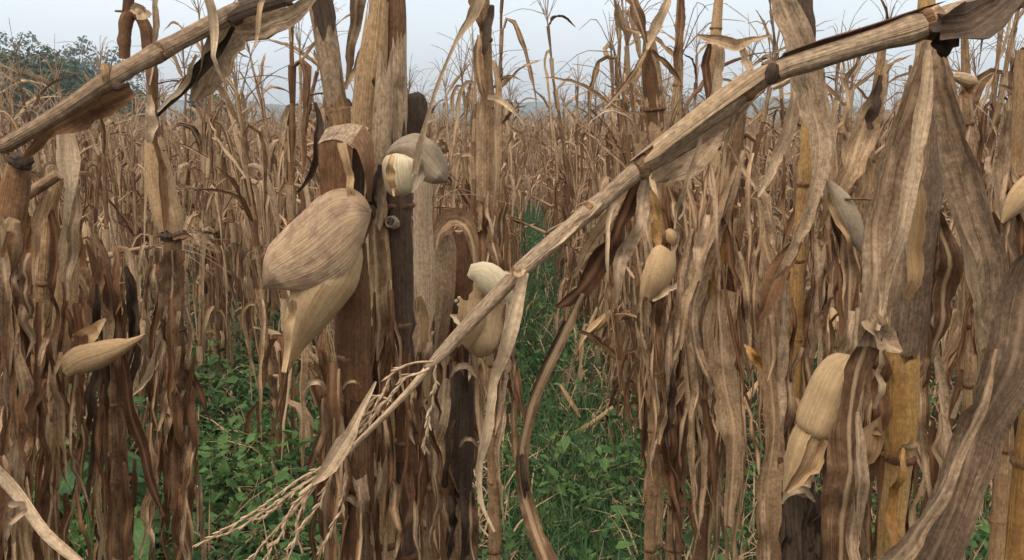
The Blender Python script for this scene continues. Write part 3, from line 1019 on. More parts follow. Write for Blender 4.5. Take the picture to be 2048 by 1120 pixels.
def weed_plant(px, py, Y, n, size, label, seed, name="broadleaf_weed", h=.22):
    """a larger weed with separate broad leaves on thin stems"""
    rng = np.random.default_rng(seed)
    c = at(px, py, Y)
    gz = float(ground_z(c[0], Y))
    t = thing(name, (c[0], Y, gz), label, "weed", "leafy weeds between the corn rows")
    sg = []
    for k in range(n):
        a = k * 2.4 + rng.normal(0, .3)
        r = rng.uniform(.05, .16) * size / .1
        top = np.array([math.cos(a) * r, math.sin(a) * r, max(.04, (c[2] - gz)) * rng.uniform(.55, 1.1)])
        sg.append(tube(catmull([(0, 0, 0), (top[0] * .3, top[1] * .3, top[2] * .7), tuple(top)], 6), [.004, .0035, .003, .003, .0025, .002], rng, 5))
        d = np.array([math.cos(a), math.sin(a), -.25])
        L = size * rng.uniform(.8, 1.3)
        m = 9
        s = np.linspace(0, 1, m)
        P = top + d * (s * L)[:, None] + np.array([0, 0, 1.0]) * (-.35 * L * s ** 2)[:, None]
        W = L * .85 * np.clip(np.sin(np.pi * s ** .62) ** .8, .04, 1)
        link("leaf", grid_mesh("leaf", [ribbon(P, W, rng, hint=(0, 0, 1), curl=.35, fold=.22, wave=.12, rag=.12, nu=7)], M['green']), t)
    link("stem", grid_mesh("stem", sg, M['green']), t)
    return t
# ------------------------------------------------------------------ the middle clump
c1 = Hero("thick brown corn stalk carrying the big purplish hooded ear", 1.2,
          [(622, -90, 36), (640, 0, 42), (655, 100, 44), (672, 200, 42), (690, 300, 44), (700, 420, 48), (706, 560, 56), (708, 720, 58), (712, 900, 56), (716, 1120, 54)], 'stalk', 1)
c1.wrap([(630, -60, 46), (641, 10, 48), (652, 70, 47), (664, 150, 45), (674, 225, 44)], -2.4, 2.2, 'leaf_grey')
c1.wrap([(634, -30, 50), (643, 22, 51), (650, 60, 50)], -1.9, .9, 'leaf_dark', label="dark mildewed sheath at the top of the stalk")
c1.wrap([(702, 520, 62), (706, 600, 72), (708, 700, 70), (712, 790, 66)], -2.3, 2.3, 'sheath')
c1.wrap([(712, 800, 60), (714, 900, 68), (716, 1010, 66), (718, 1140, 62)], -2.5, 2.2, 'leaf_brown')
c1.leaf([(632, 205, 6), (640, 255, 20), (636, 310, 22), (624, 345, 14), (596, 385, 4)], 'leaf_dark', roll=.4, label="thin dark torn leaf left of the folded sheath")
# the folded-over sheath above the big ear
FOLD = [(636, 288), (652, 281), (672, 279), (692, 286), (706, 297)]
c1.panel(FOLD, [(644, 396), (656, 400), (672, 402), (690, 400), (704, 396)], 'sheath', -.006, Y=1.13, name="leaf_sheath", n=24, swap=True, label="reddish folded sheath above the big ear")
c1.panel([(652, 258, .05), (672, 250, .06), (696, 247, .06), (718, 249, .06), (738, 256, .05)], FOLD, 'leaf_grey', -.002, Y=1.13, name="leaf_sheath", n=24, swap=True)
c1.panel([(728, 250, .05), (744, 276, .04), (749, 320, .03), (746, 360, .02), (742, 402, .02)], [(704, 290, 0), (716, 300, 0), (728, 332, -.01), (734, 366, 0), (734, 404, .01)], 'leaf_brown', -.012, Y=1.13, name="leaf_sheath", n=24)
c1.panel([(706, 296, .05), (722, 306, .05), (730, 340, .05), (728, 400, .05)], [(690, 300, .05), (700, 330, .05), (704, 360, .05), (702, 404, .05)], 'leaf_dark', .004, Y=1.13, name="leaf_sheath", n=16)
c1.leaf([(684, 286, 20), (694, 320, 22), (700, 352, 18), (704, 400, 20)], 'husk', Y=1.12, curl=.9)
ear1 = c1.body([(704, 470, 30), (690, 505, 80), (664, 545, 112), (634, 588, 104), (608, 636, 78), (592, 676, 46), (580, 712, 24), (572, 748, 10)], 'husk', Y=1.13, rough=.04,
               label="large ear hanging under a purplish hood of outer husk")
HOOD_TOP = [(524, 574), (531, 505), (562, 464), (604, 424), (640, 390), (672, 374), (704, 376), (730, 396), (742, 426)]
HOOD_LOW = [(529, 577), (560, 573), (596, 571), (632, 567), (664, 558), (692, 541), (716, 518), (734, 480), (743, 432)]
c1.panel(HOOD_TOP, HOOD_LOW, 'husk_pink', -.042, Y=1.13, parent=ear1, nu=25, n=44, label="broad purplish outer husk bent over the ear")
c1.panel(HOOD_TOP, [(p[0] + 4, p[1] - 26) for p in HOOD_LOW], 'husk_pink', .03, Y=1.13, parent=ear1, nu=13)
c1.wrap([(660, 548, 116), (632, 590, 110), (606, 640, 84), (590, 682, 50), (578, 722, 24)], -1.9, -.1, 'husk', Y=1.13, name="husk", parent=ear1, nu=9, rag=.12)
c1.leaf([(584, 600, 26), (578, 650, 22), (574, 700, 16), (570, 742, 10)], 'husk', Y=1.08, name="husk_tip", parent=ear1, curl=1.0)
c1.strands([(576, 715), (572, 760), (560, 820), (548, 885)], 12, 13, parent=ear1, Y=1.12)
c1.leaf([(716, 520, 18), (702, 560, 26), (680, 598, 18), (652, 636, 5)], 'leaf_dark', Y=1.14, roll=.3)  # dark strip put in for the shaded gap between husk and stalk
c1.rags((630, 730, 640, 1010), 20, (12, 34), (90, 320), ['leaf_brown', 'leaf', 'leaf_mid', 'sheath'], spread=.09)
c1.lip(632, 768, 44, 1.15)
c1.lip(706, 765, 36, 1.15, 'leaf')

c2 = Hero("tall tan corn stalk with pale flaking sheath between the two hooded ears", 1.3,
          [(750, -90, 34), (756, 0, 36), (752, 100, 44), (746, 200, 48), (745, 300, 46), (750, 400, 44), (758, 520, 48), (764, 700, 46), (768, 900, 48), (770, 1120, 46)], 'stalk_tan', 2)
c2.wrap([(757, 20, 42), (750, 90, 52), (742, 160, 60), (736, 240, 62), (736, 320, 52), (742, 400, 48)], -2.3, 2.0, 'stalk_tan')
c2.wrap([(770, 120, 30), (766, 200, 38), (762, 280, 40), (756, 360, 40), (748, 430, 38)], -1.6, 1.7, 'leaf_grey', Y=1.24)
c2.body([(752, 154, 14), (754, 160, 22), (756, 170, 20), (757, 178, 8)], 'leaf_dark', Y=1.265, name="scar", sides=8)
c2.leaf([(720, -40, 34), (708, 40, 30), (694, 125, 18), (688, 178, 5)], 'leaf_grey', Y=1.36, roll=.5)
c2.leaf([(742, 70, 8), (722, 110, 14), (700, 155, 12), (686, 182, 4)], 'leaf_pale', Y=1.34)
c2.leaf([(752, 420, 22), (748, 470, 36), (752, 560, 42), (758, 640, 36), (750, 720, 12)], 'leaf', Y=1.24, roll=.4)
c2.rags((735, 790, 480, 1020), 17, (10, 30), (80, 280), ['leaf_brown', 'leaf', 'sheath', 'leaf_brown'], spread=.08)
c2.lip(716, 770, 34, 1.22)
c2.lip(690, 1000, 60, 1.2, 'leaf_grey')

c3 = Hero("dark weathered corn stalk with a grey hooded ear and white ear end", 1.32,
          [(784, -90, 30), (788, 0, 34), (788, 100, 36), (790, 200, 40), (792, 300, 50), (794, 400, 58), (797, 500, 60), (800, 650, 56), (803, 800, 56), (805, 1120, 54)], 'stalk_dark', 3)
c3.wrap([(786, -60, 40), (789, 30, 44), (789, 120, 46), (789, 200, 48), (788, 270, 46)], -2.2, 1.6, 'leaf_brown')
c3.wrap([(799, 60, 24), (798, 140, 30), (800, 220, 30), (800, 270, 24)], -1.4, 1.5, 'leaf_grey', Y=1.27)
ear2 = c3.body([(800, 308, 20), (799, 316, 58), (799, 332, 68), (801, 352, 70), (804, 372, 66), (808, 385, 48), (810, 391, 10)], 'husk_white', Y=1.165, sides=20, rough=.1, label="pale rounded ear end poking out under a grey hood")
c3.leaf([(786, 310, 10), (782, 336, 24), (784, 364, 20), (790, 392, 5)], 'husk', Y=1.125, name="husk", parent=ear2, curl=1.1, roll=-.3)
c3.leaf([(838, 316, 16), (836, 340, 26), (832, 366, 20), (826, 384, 6)], 'husk_grey', Y=1.13, name="husk", parent=ear2, curl=.9)
H2_TOP = [(768, 318), (778, 296), (800, 276), (832, 266), (858, 277), (880, 296), (893, 322), (897, 350), (894, 364)]
H2_LOW = [(770, 322), (788, 312), (808, 310), (824, 318), (836, 336), (846, 356), (862, 364), (880, 366), (893, 365)]
c3.panel(H2_TOP, H2_LOW, 'husk_grey', -.03, Y=1.2, parent=ear2, label="grey hood of husk")
c3.panel(H2_TOP, [(p[0], p[1] - 12) for p in H2_LOW], 'husk_grey', .035, Y=1.2, parent=ear2)
c3.leaf([(872, 280, 12), (888, 292, 22), (890, 310, 12)], 'leaf_grey', Y=1.18, name="husk", parent=ear2, curl=1.2)
c3.leaf([(762, 330, 12), (752, 370, 26), (746, 400, 26), (744, 440, 12)], 'leaf_dark', Y=1.22, roll=-.4)
c3.body([(826, 186, 22), (828, 194, 40), (830, 220, 46), (832, 250, 42), (830, 285, 30)], 'leaf_dark', Y=1.4, name="broken_shank", sides=12, rough=.15, label="dark broken stub above the grey hooded ear")
c3.body([(794, 450, 22, .0), (788, 447, 24, -.02), (783, 444, 27, -.035), (781, 443, 24, -.037)], 'husk_grey', name="ear_shank", label="pale round stub of a broken ear shank")
c3.body([(782, 443, 16, -.034), (780, 442, 16, -.041)], 'leaf_dark', name="shank_hole_shade", sides=10, n=4)  # solid dark plug imitating the shade inside the broken shank
c3.leaf([(968, -40, 34), (946, 20, 28), (912, 80, 9), (872, 178, 10), (850, 250, 14), (838, 300, 20), (828, 348, 14)], 'leaf_pale', Y=1.08, roll=(0, .3, .8, .2), label="long whip-like pale leaf hanging across the sky and the grey hood")
c3.wrap([(802, 700, 62), (804, 800, 66), (806, 920, 64)], -1.6, 2.2, 'sheath')
c3.rags((775, 830, 560, 1030), 14, (9, 28), (90, 300), ['leaf_brown', 'leaf', 'leaf_brown'], spread=.08)

c4 = Hero("slender corn stalk in a pale grey spotted sheath, right of the dark stalk", 1.45,
          [(846, 366, 26), (845, 420, 30), (848, 520, 32), (850, 620, 32), (848, 760, 34), (846, 900, 34), (850, 1120, 34)], 'stalk', 4)
c4.wrap([(846, 372, 36), (845, 430, 38), (848, 520, 42), (850, 640, 42)], -2.5, 2.3, 'leaf_pale')
c4.wrap([(848, 680, 42), (846, 800, 42), (846, 960, 40)], -2.2, 2.5, 'leaf_grey')
c4.leaf([(820, 540, 16), (822, 600, 30), (826, 680, 24), (822, 740, 8)], 'leaf_pale', Y=1.4, roll=.3)
c4.leaf([(838, 590, 14), (846, 650, 30), (850, 720, 26), (852, 800, 8)], 'husk', Y=1.4)
c4.rags((820, 880, 640, 1040), 12, (9, 26), (90, 250), ['leaf_brown', 'leaf', 'leaf_grey'], spread=.08)

c5 = Hero("dark brown corn stalk with a torn arched sheath on top, behind the drooping tassel stem", 1.6,
          [(915, 462, 34), (915, 560, 50), (908, 640, 52), (902, 740, 50), (906, 850, 56), (912, 1000, 56), (916, 1120, 56)], 'stalk', 5)
c5.wrap([(914, 470, 66), (914, 540, 72), (908, 620, 70), (902, 690, 60)], -1.5, 2.0, 'leaf_brown')
c5.wrap([(884, 470, 50), (884, 540, 54), (878, 620, 50), (868, 690, 40)], -1.3, 1.6, 'leaf_grey', Y=1.53)
c5.leaf([(872, 500, 16), (880, 466, 40), (902, 444, 52), (930, 452, 40), (946, 486, 22), (950, 540, 5)], 'leaf', Y=1.5, roll=.3, curl=.9, label="arched torn leaf over the top of the stalk")
c5.wrap([(922, 744, 54), (920, 830, 60), (916, 960, 62), (914, 1100, 60)], -2.4, 2.4, 'leaf_dark', Y=1.58)
c5.lip(928, 738, 50, 1.54)
c5.lip(938, 882, 34, 1.54, 'leaf_grey')
ear3 = c5.body([(948, 560, 20), (962, 566, 58), (974, 592, 78), (974, 634, 88), (964, 676, 86), (960, 702, 52), (958, 714, 14)], 'husk', Y=1.48, label="tan ear half hidden by the leaning tassel stem")
c5.wrap([(940, 552, 8), (948, 546, 36), (966, 550, 56), (988, 566, 62), (1004, 588, 48), (1010, 606, 22)], -1.9, 1.5, 'husk_white', Y=1.44, name="husk", parent=ear3, nu=13, ref=(.1, -.8, .6), rag=.05)
c5.wrap([(944, 590, 50), (946, 630, 62), (938, 662, 50), (930, 690, 24)], -1.7, 1.2, 'husk', Y=1.45, name="husk", parent=ear3, nu=9)
c5.leaf([(900, 630, 5), (918, 640, 20), (930, 656, 22), (936, 676, 8)], 'husk_white', Y=1.44, name="husk", parent=ear3, curl=.9)
c5.leaf([(1000, 610, 20), (998, 660, 26), (984, 706, 14)], 'leaf', Y=1.46, name="husk", parent=ear3)
for kx, ky in ((912, 602), (918, 596), (922, 604), (917, 610)):
    c5.body([(kx - 3, ky, 4), (kx, ky, 9), (kx + 4, ky + 1, 4)], 'husk_white', Y=1.5, name="kernel", parent=ear3, sides=7, n=6)
c5.leaf([(888, 760, 22), (880, 840, 34), (862, 900, 26), (836, 960, 8)], 'leaf', Y=1.5, roll=.3)
c5.rags((860, 960, 620, 1040), 20, (10, 30), (90, 280), ['leaf_brown', 'leaf', 'leaf_dark', 'leaf_brown'], spread=.1)

c6 = Hero("thin straight brown corn stalk against the sky right of the middle clump", 2.3,
          [(964, -90, 18), (970, 20, 22), (973, 150, 24), (975, 190, 28), (972, 300, 28), (970, 420, 26), (975, 520, 26), (984, 640, 26), (985, 800, 26), (988, 950, 26)], 'stalk', 6)
c6.leaf([(938, -10, 8), (952, 20, 24), (966, 60, 12)], 'leaf_brown', Y=2.27)
c6.leaf([(985, 10, 8), (978, 40, 22), (970, 90, 16), (966, 120, 4)], 'leaf_dark', Y=2.27)
c6.leaf([(958, 70, 8), (955, 120, 22), (962, 170, 16), (970, 200, 6)], 'leaf', Y=2.26)
c6.leaf([(985, 120, 8), (995, 180, 16), (990, 260, 22), (992, 340, 20), (985, 420, 8)], 'leaf', Y=2.25, roll=.6)
c6.leaf([(975, 195, 10), (1000, 200, 14), (1030, 225, 10), (1048, 250, 4)], 'leaf_pale', Y=2.2)
c6.wrap([(972, 200, 36), (970, 300, 38), (970, 400, 34)], -2.3, 2.0, 'leaf')
c6.rags((940, 1025, 380, 800), 22, (8, 24), (90, 230), ['leaf', 'leaf_grey', 'leaf_brown'], spread=.12)

# ------------------------------------------------------------------ the left side
l1 = Hero("reddish brown corn stalk with a snapped dark top, cut off by the left edge", 1.45,
          [(42, 318, 36), (34, 350, 50), (26, 400, 56), (14, 470, 60), (4, 560, 54), (0, 700, 48), (-5, 1120, 46)], 'sheath', 11)
l1.body([(46, 310, 36), (44, 318, 44), (40, 328, 44), (38, 334, 36)], 'leaf_dark', Y=1.43, name="snapped_joint", rough=.15)
l1.body([(28, 440, 24), (20, 460, 46), (16, 490, 54), (12, 525, 44), (10, 552, 14)], 'leaf', Y=1.38, label="tan ear at the left edge")
l1.rags((-20, 60, 400, 980), 24, (10, 34), (100, 330), ['leaf', 'leaf_brown', 'sheath', 'leaf_grey'], spread=.1)
l1.leaf([(20, 700, 20), (40, 780, 36), (42, 900, 40), (32, 1020, 26), (22, 1090, 6)], 'leaf', Y=1.4, roll=.4)

l2 = Hero("orange tan corn stalk topped by a pale blade, holding the ear that points right", 1.55,
          [(152, 400, 16), (143, 500, 26), (133, 610, 32), (124, 720, 32), (110, 860, 30), (100, 1000, 30), (94, 1120, 30)], 'stalk_tan', 12)
l2.leaf([(134, 226, 10), (132, 258, 36), (136, 320, 42), (142, 372, 28), (132, 440, 22), (124, 500, 18), (120, 545, 6)], 'leaf_pale', Y=1.5, roll=(.1, .2, .9, .3), label="pale grey upright blade tip on the stalk")
l2.leaf([(150, 372, 14), (150, 430, 22), (138, 520, 20), (140, 600, 6)], 'leaf_grey', Y=1.5)
l2.wrap([(140, 520, 38), (132, 610, 42), (124, 700, 40), (116, 780, 36)], -2.2, 2.3, 'stalk_tan')
ear6 = l2.body([(132, 742, 20), (144, 728, 50), (172, 716, 58), (206, 704, 48), (238, 692, 32), (264, 684, 14), (290, 668, 4)], 'husk', Y=1.47, label="pale pointed ear lying level, tip to the right")
l2.wrap([(138, 736, 44), (168, 716, 64), (206, 704, 56), (244, 692, 32), (288, 671, 8)], -.2, 2.6, 'husk', Y=1.47, name="husk", parent=ear6, nu=11, ref=(0, -.7, .7))
l2.leaf([(150, 690, 30), (178, 668, 44), (196, 652, 26), (206, 640, 6)], 'husk', Y=1.5, name="husk", parent=ear6)
l2.rags((90, 160, 560, 1000), 18, (10, 28), (90, 280), ['leaf', 'leaf_brown', 'sheath'], spread=.1)

l3 = Hero("leaning brown corn stalk with its top broken over to the left, near the left edge", 1.7,
          [(118, 346, 18), (112, 380, 24), (98, 420, 28), (92, 500, 30), (85, 620, 32), (72, 760, 28), (46, 900, 28), (32, 1040, 24), (26, 1120, 24)], 'stalk', 13)
l3.body([(116, 348, 22), (78, 374, 23), (36, 402, 21), (30, 406, 14)], 'stalk', Y=1.6, name="broken_top", sides=9)
l3.leaf([(105, 380, 16), (80, 440, 30), (60, 520, 26), (62, 600, 8)], 'leaf', Y=1.62)
l3.leaf([(100, 420, 16), (112, 500, 26), (110, 590, 22), (98, 660, 6)], 'leaf_brown', Y=1.62)
l3.rags((30, 110, 480, 1000), 20, (9, 26), (90, 280), ['leaf_brown', 'leaf', 'leaf_grey'], spread=.1)

l4 = Hero("dark brown corn stalk right of the ear that lies level", 1.9,
          [(186, 470, 14), (205, 520, 30), (220, 620, 36), (228, 760, 36), (236, 900, 38), (246, 1120, 38)], 'stalk', 14)
l4.wrap([(190, 490, 30), (208, 560, 40), (222, 650, 44), (228, 740, 42)], -2.2, 1.9, 'leaf_brown')
l4.leaf([(236, 680, 18), (262, 830, 24), (298, 950, 20), (330, 1030, 8)], 'leaf_brown', Y=1.84)
l4.leaf([(160, 540, 18), (182, 600, 40), (204, 660, 34), (212, 720, 8)], 'leaf', Y=1.83, roll=.3)
l4.leaf([(150, 560, 10), (170, 580, 50), (185, 640, 44), (190, 680, 10)], 'husk', Y=1.88, name="husk")
l4.rags((170, 270, 480, 1000), 22, (9, 26), (90, 260), ['leaf_brown', 'leaf', 'leaf_dark', 'leaf_brown'], spread=.12)

l5 = Hero("corn stalk whose broken top loops like an arch above a swollen tan sheath", 2.4,
          [(304, 150, 16), (306, 230, 20), (316, 330, 34), (334, 430, 42), (345, 480, 36), (343, 560, 42), (348, 680, 44), (355, 820, 44), (362, 960, 42), (368, 1120, 38)], 'stalk', 15)
l5.body([(248, 118, 22), (250, 80, 26), (252, 44, 26), (264, 28, 22), (284, 40, 20), (296, 74, 26), (303, 140, 24), (308, 200, 14)], 'leaf_brown', name="broken_top", sides=9, rough=.2, label="broken top bent over in an arch")
l5.body([(258, -60, 18), (258, 0, 22), (256, 36, 24)], 'leaf_brown', name="upper_stalk", sides=8)
l5.body([(272, 34, 7), (252, 24, 6), (230, 22, 4)], 'stalk', name="twig", sides=6)
l5.leaf([(308, -30, 12), (310, 40, 14), (306, 110, 10), (300, 170, 4)], 'leaf_grey', Y=2.38)
l5.leaf([(296, 40, 30), (280, 20, 26), (262, 18, 8)], 'leaf_pale', Y=2.36)
l5.leaf([(300, 190, 8), (302, 230, 20), (304, 262, 22), (298, 285, 8)], 'leaf_pale', Y=2.34)
l5.wrap([(304, 262, 22), (312, 310, 42), (322, 370, 52), (336, 430, 54), (343, 466, 44)], -2.6, 2.4, 'stalk_tan', label="swollen tan leaf sheath")
l5.leaf([(300, 262, 8), (318, 320, 16), (326, 400, 18), (330, 470, 5)], 'leaf_brown', Y=2.36, roll=.6)
l5.body([(345, 462, 44), (346, 470, 50), (347, 480, 42)], 'leaf_dark', name="joint", rough=.2)
l5.leaf([(348, 476, 10), (372, 470, 12), (396, 486, 4)], 'leaf_brown', Y=2.35)
l5.leaf([(336, 610, 12), (318, 690, 24), (286, 762, 14), (254, 797, 4)], 'leaf_pale', Y=2.3, roll=.4)
l5.leaf([(360, 690, 12), (352, 740, 22), (330, 800, 16), (318, 860, 5)], 'leaf', Y=2.3)
l5.leaf([(345, 500, 50), (342, 560, 54), (340, 640, 40), (336, 700, 8)], 'leaf', Y=2.32, roll=.2)
l5.rags((300, 400, 500, 1020), 30, (8, 24), (80, 230), ['leaf_brown', 'leaf', 'leaf_brown', 'leaf_grey'], spread=.14)

t1 = Hero("grey tan corn stalk fallen slantwise across the upper left corner, high over the field", .86,
          [(640, -46, 22, .24), (580, -12, 32, .2), (520, 8, 34, .15), (470, 25, 37, .11), (440, 40, 37, .08), (340, 92, 35, .04), (240, 146, 37, 0), (214, 162, 37, 0), (120, 226, 32, 0), (0, 298, 32, 0), (-160, 392, 32, 0)],
          'leaf_grey', 16, foot=(-1.75, .95), nodes=(.11, .23), rough=.03)
t1.leaf([(250, 176, 30), (205, 204, 66), (150, 232, 50), (100, 262, 22), (66, 292, 22), (36, 320, 8)], 'leaf_brown', Y=.9, roll=.3, label="brown torn leaf hanging below the slanting stalk")
t1.body([(212, 128, 16), (214, 145, 26), (216, 162, 20)], 'stalk', Y=.855, name="joint_stub", sides=9, rough=.2)
t1.body([(228, 172, 20), (240, 174, 18), (246, 176, 8)], 'leaf_dark', Y=.85, name="joint_stub", sides=8)
t1.leaf([(468, 54, 16), (404, 118, 30), (352, 180, 22), (308, 232, 6)], 'leaf_dark', Y=.93, roll=.5)
t1.leaf([(462, 58, 50), (436, 100, 84), (408, 160, 62), (384, 200, 16)], 'leaf_grey', Y=.96, roll=.35)
t1.leaf([(400, 110, 8), (360, 170, 12), (326, 224, 4)], 'leaf_pale', Y=.92)
t1.leaf([(462, 62, 26), (510, 66, 58), (566, 36, 44), (604, 12, 30), (640, -20, 6)], 'leaf_grey', Y=.98, roll=-.3, tear=.5, label="ragged grey leaf beside the upper end of the slanting stalk")
t1.leaf([(410, -60, 14), (422, 30, 22), (430, 90, 16), (442, 165, 4)], 'leaf_pale', Y=.84, roll=.4)
t1.leaf([(530, -30, 8), (518, 20, 12), (514, 70, 8), (512, 96, 3)], 'leaf', Y=.9)
t1.leaf([(-170, 700, 14), (-60, 860, 22), (0, 960, 26), (50, 1025, 26), (110, 1085, 24), (190, 1150, 18)], 'leaf_pale', Y=.84, roll=.5, label="pale curved leaf crossing the lower left corner")
t1.leaf([(30, 1000, 14), (40, 1020, 18), (30, 1050, 5)], 'leaf_pale', Y=.83)
t1.wrap([(462, 28, 50, .1), (500, 14, 46, .13), (560, -4, 40, .18)], -1.2, 2.4, 'leaf_dark', label="dark mouldy sheath at the upper end")

# ------------------------------------------------------------------ the bent plant whose tassel droops to the lower left
t2 = Hero("corn plant bent from the upper right corner down to a drooping pale tassel", .84,
          [(852, 738, 12, -.06), (872, 720, 24, -.05), (930, 656, 28, -.04), (1000, 584, 30, -.03), (1036, 546, 30, -.03), (1060, 524, 36, -.02), (1170, 430, 34, 0), (1284, 334, 38, 0), (1340, 292, 34), (1440, 222, 38), (1540, 148, 38),
           (1600, 128, 46), (1700, 96, 46), (1860, 48, 54), (1900, 36, 56), (2010, 4, 58), (2110, -40, 58), (2240, 60, 56)],
          'leaf_grey', 17, foot=(.98, .9), nodes=(), rough=.03)
for a, b, w in (((1290, 326), (1280, 338), 46), ((1546, 140), (1536, 148), 50), ((1880, 40), (1862, 46), 60)):
    t2.body([(a[0] + 6, a[1] - 3, w * .8), (*a, w), (*b, w), (b[0] - 6, b[1] + 3, w * .8)], 'stalk', Y=.84, name="joint", sides=12, rough=.12)
t2.wrap([(1530, 142, 44), (1440, 208, 46), (1350, 276, 42), (1300, 316, 40)], -.4, 2.9, 'leaf', Y=.835, label="brown sheath along the leaning stem")
t2.wrap([(1860, 40, 56), (1750, 74, 52), (1640, 106, 50), (1560, 134, 46)], 1.0, 3.6, 'leaf_brown', Y=.84)
t2.body([(1548, 128, 18), (1544, 142, 28), (1540, 158, 22), (1536, 168, 10)], 'leaf_dark', Y=.815, name="joint_stub", sides=9, rough=.2)
t2.leaf([(1876, 66, 50), (1920, 62, 96), (1980, 30, 80), (2040, -14, 50), (2090, -50, 14)], 'leaf_dark', Y=.8, roll=.3, label="dark mouldy leaf in the upper right corner")
t2.leaf([(1880, 40, 30), (1890, 80, 56), (1896, 112, 12)], 'leaf_dark', Y=.81)
t2.leaf([(1544, 150, 18), (1480, 212, 30), (1400, 266, 32), (1340, 310, 26), (1300, 338, 14)], 'leaf_grey', Y=.86, roll=.5)
t2.leaf([(1520, 176, 14), (1440, 244, 30), (1370, 290, 30), (1310, 336, 10)], 'leaf_dark', Y=.89, roll=.2)  # dark strip standing in for the shaded gap below the stem's sheath
t2.leaf([(1450, 240, 20), (1400, 290, 70), (1350, 330, 74), (1310, 360, 20)], 'leaf_grey', Y=.95, roll=.3)
t2.leaf([(1294, 334, 10), (1287, 396, 28), (1260, 474, 38), (1238, 536, 30), (1236, 610, 5)], 'leaf_grey', Y=.84, roll=(.2, .6, .1), label="grey leaf hanging straight down from the joint")
t2.leaf([(1280, 348, 24), (1246, 430, 40), (1200, 524, 50), (1156, 586, 48), (1112, 614, 8)], 'leaf_brown', Y=.86, roll=(.6, .2, .5), tear=.5, label="broad brown torn leaf below the leaning stem")
t2.leaf([(1270, 360, 14), (1214, 430, 26), (1170, 500, 22), (1150, 560, 6)], 'leaf', Y=.88, roll=.3)
t2.leaf([(1166, 590, 14), (1140, 640, 26), (1090, 740, 22), (1052, 850, 26), (1042, 950, 28), (1060, 1040, 34), (1100, 1140, 42)], 'leaf', Y=.85, roll=(.8, .3, .7, .2, .5), label="long brown strip curving down past the bottom edge")
t2.leaf([(1130, 640, 10), (1080, 760, 14), (1050, 870, 16), (1046, 960, 18), (1080, 1090, 20), (1092, 1140, 14)], 'leaf_dark', Y=.86, roll=.3)
t2.leaf([(1046, 544, 24), (1026, 620, 32), (1002, 716, 32), (986, 764, 24), (970, 856, 26), (955, 946, 20), (960, 1010, 12), (988, 1068, 4)], 'leaf_pale', Y=.8, roll=(.2, .4, .9, .4), fold=.4, label="long pale leaf hanging down from the joint of the tassel stem")
t2.leaf([(1200, 404, 8), (1160, 446, 14), (1120, 480, 12), (1096, 500, 4)], 'leaf_pale', Y=.82)
t2.leaf([(1050, 540, 10), (1030, 545, 14), (1010, 540, 4)], 'leaf', Y=.8)
t2.leaf([(1500, 172, 8), (1470, 230, 12), (1452, 300, 9), (1446, 360, 3)], 'leaf', Y=.85, roll=.4)
t2.leaf([(1400, 262, 6), (1384, 320, 14), (1360, 400, 12), (1352, 460, 3)], 'leaf_grey', Y=.85, roll=.6)
t2.leaf([(1250, 372, 6), (1222, 420, 14), (1210, 500, 12), (1214, 560, 3)], 'leaf_pale', Y=.83, roll=.7)
t2.leaf([(1720, 96, 6), (1700, 140, 14), (1690, 200, 10), (1694, 250, 3)], 'leaf', Y=.85, roll=.5)
axis_pts = [(866, 726, 16, -.05), (800, 800, 13, -.06), (720, 880, 12, -.07), (660, 940, 11, -.08), (600, 990, 9, -.09)]
tas = t2.body(axis_pts, 'tassel', name="tassel", sides=8, rough=.12, label="drooping pale tassel spread like a broom")
t2.leaf([(752, 762, 4, -.08), (714, 838, 20, -.09), (690, 880, 34, -.09), (656, 934, 30, -.09), (624, 968, 8, -.09)], 'leaf_pale', name="glume_leaf", parent=tas, curl=.5, sway=.002)
def spray(pts, w0, w1, seed):
    """one tassel branch: a thin stem set with small scales"""
    rng = np.random.default_rng(seed)
    rows = px_rows([(p[0], p[1], w0, -.08 + (p[2] if len(p) > 2 else 0)) for p in pts], .84)
    n = 46
    C = catmull(rows, n)
    C[:, 0] += .0014 * smooth_noise(rng, n, 9)
    C[:, 2] += .0014 * smooth_noise(rng, n, 9)
    wt = np.linspace(C[0, 3], C[0, 3] * w1 / w0, n) / 2
    wt = wt * .72
    gs = [tube(C[:, :3], wt * (1 + .25 * (np.arange(n) % 2)), rng, 5)]
    T = tangents(C[:, :3])
    for i in range(8, n - 1, 1):
        for _ in range(1):
            d = nrm(T[i] + rng.normal(0, .2, 3))
            L = rng.uniform(.006, .011)
            P = C[i, :3] + nrm(rng.normal(size=3)) * wt[i] + d[None] * np.linspace(0, L, 4)[:, None]
            gs.append(tube(P, np.array([.0003, .0009, .0009, .0003]), rng, 4))
    t2.add("branch", gs, 'tassel', tas)
spray([(660, 935), (560, 1000), (470, 1058), (396, 1088)], 9, 4, 1)
spray([(700, 900), (600, 960), (500, 1030), (430, 1068)], 7, 4, 2)
spray([(640, 960), (580, 1030), (530, 1085), (490, 1128)], 8, 4, 3)
spray([(650, 950), (590, 1010), (560, 1070), (520, 1130)], 7, 4, 4)
spray([(640, 955), (600, 1030), (590, 1090), (560, 1140)], 7, 4, 5)
spray([(680, 920), (640, 1000), (600, 1060), (576, 1100)], 6, 4, 6)
spray([(866, 722), (820, 728), (784, 752), (760, 800), (720, 850)], 7, 5, 7)
spray([(860, 735), (815, 755), (780, 790), (735, 848), (700, 890)], 7, 5, 8)
spray([(780, 800), (755, 795), (735, 815), (700, 870)], 6, 4, 9)
spray([(870, 730), (868, 790), (855, 850), (846, 900)], 5, 2, 10)
spray([(690, 905), (690, 980), (670, 1050), (640, 1100)], 5, 3, 11)
spray([(650, 950), (620, 960), (570, 1000), (520, 1040)], 6, 3, 12)

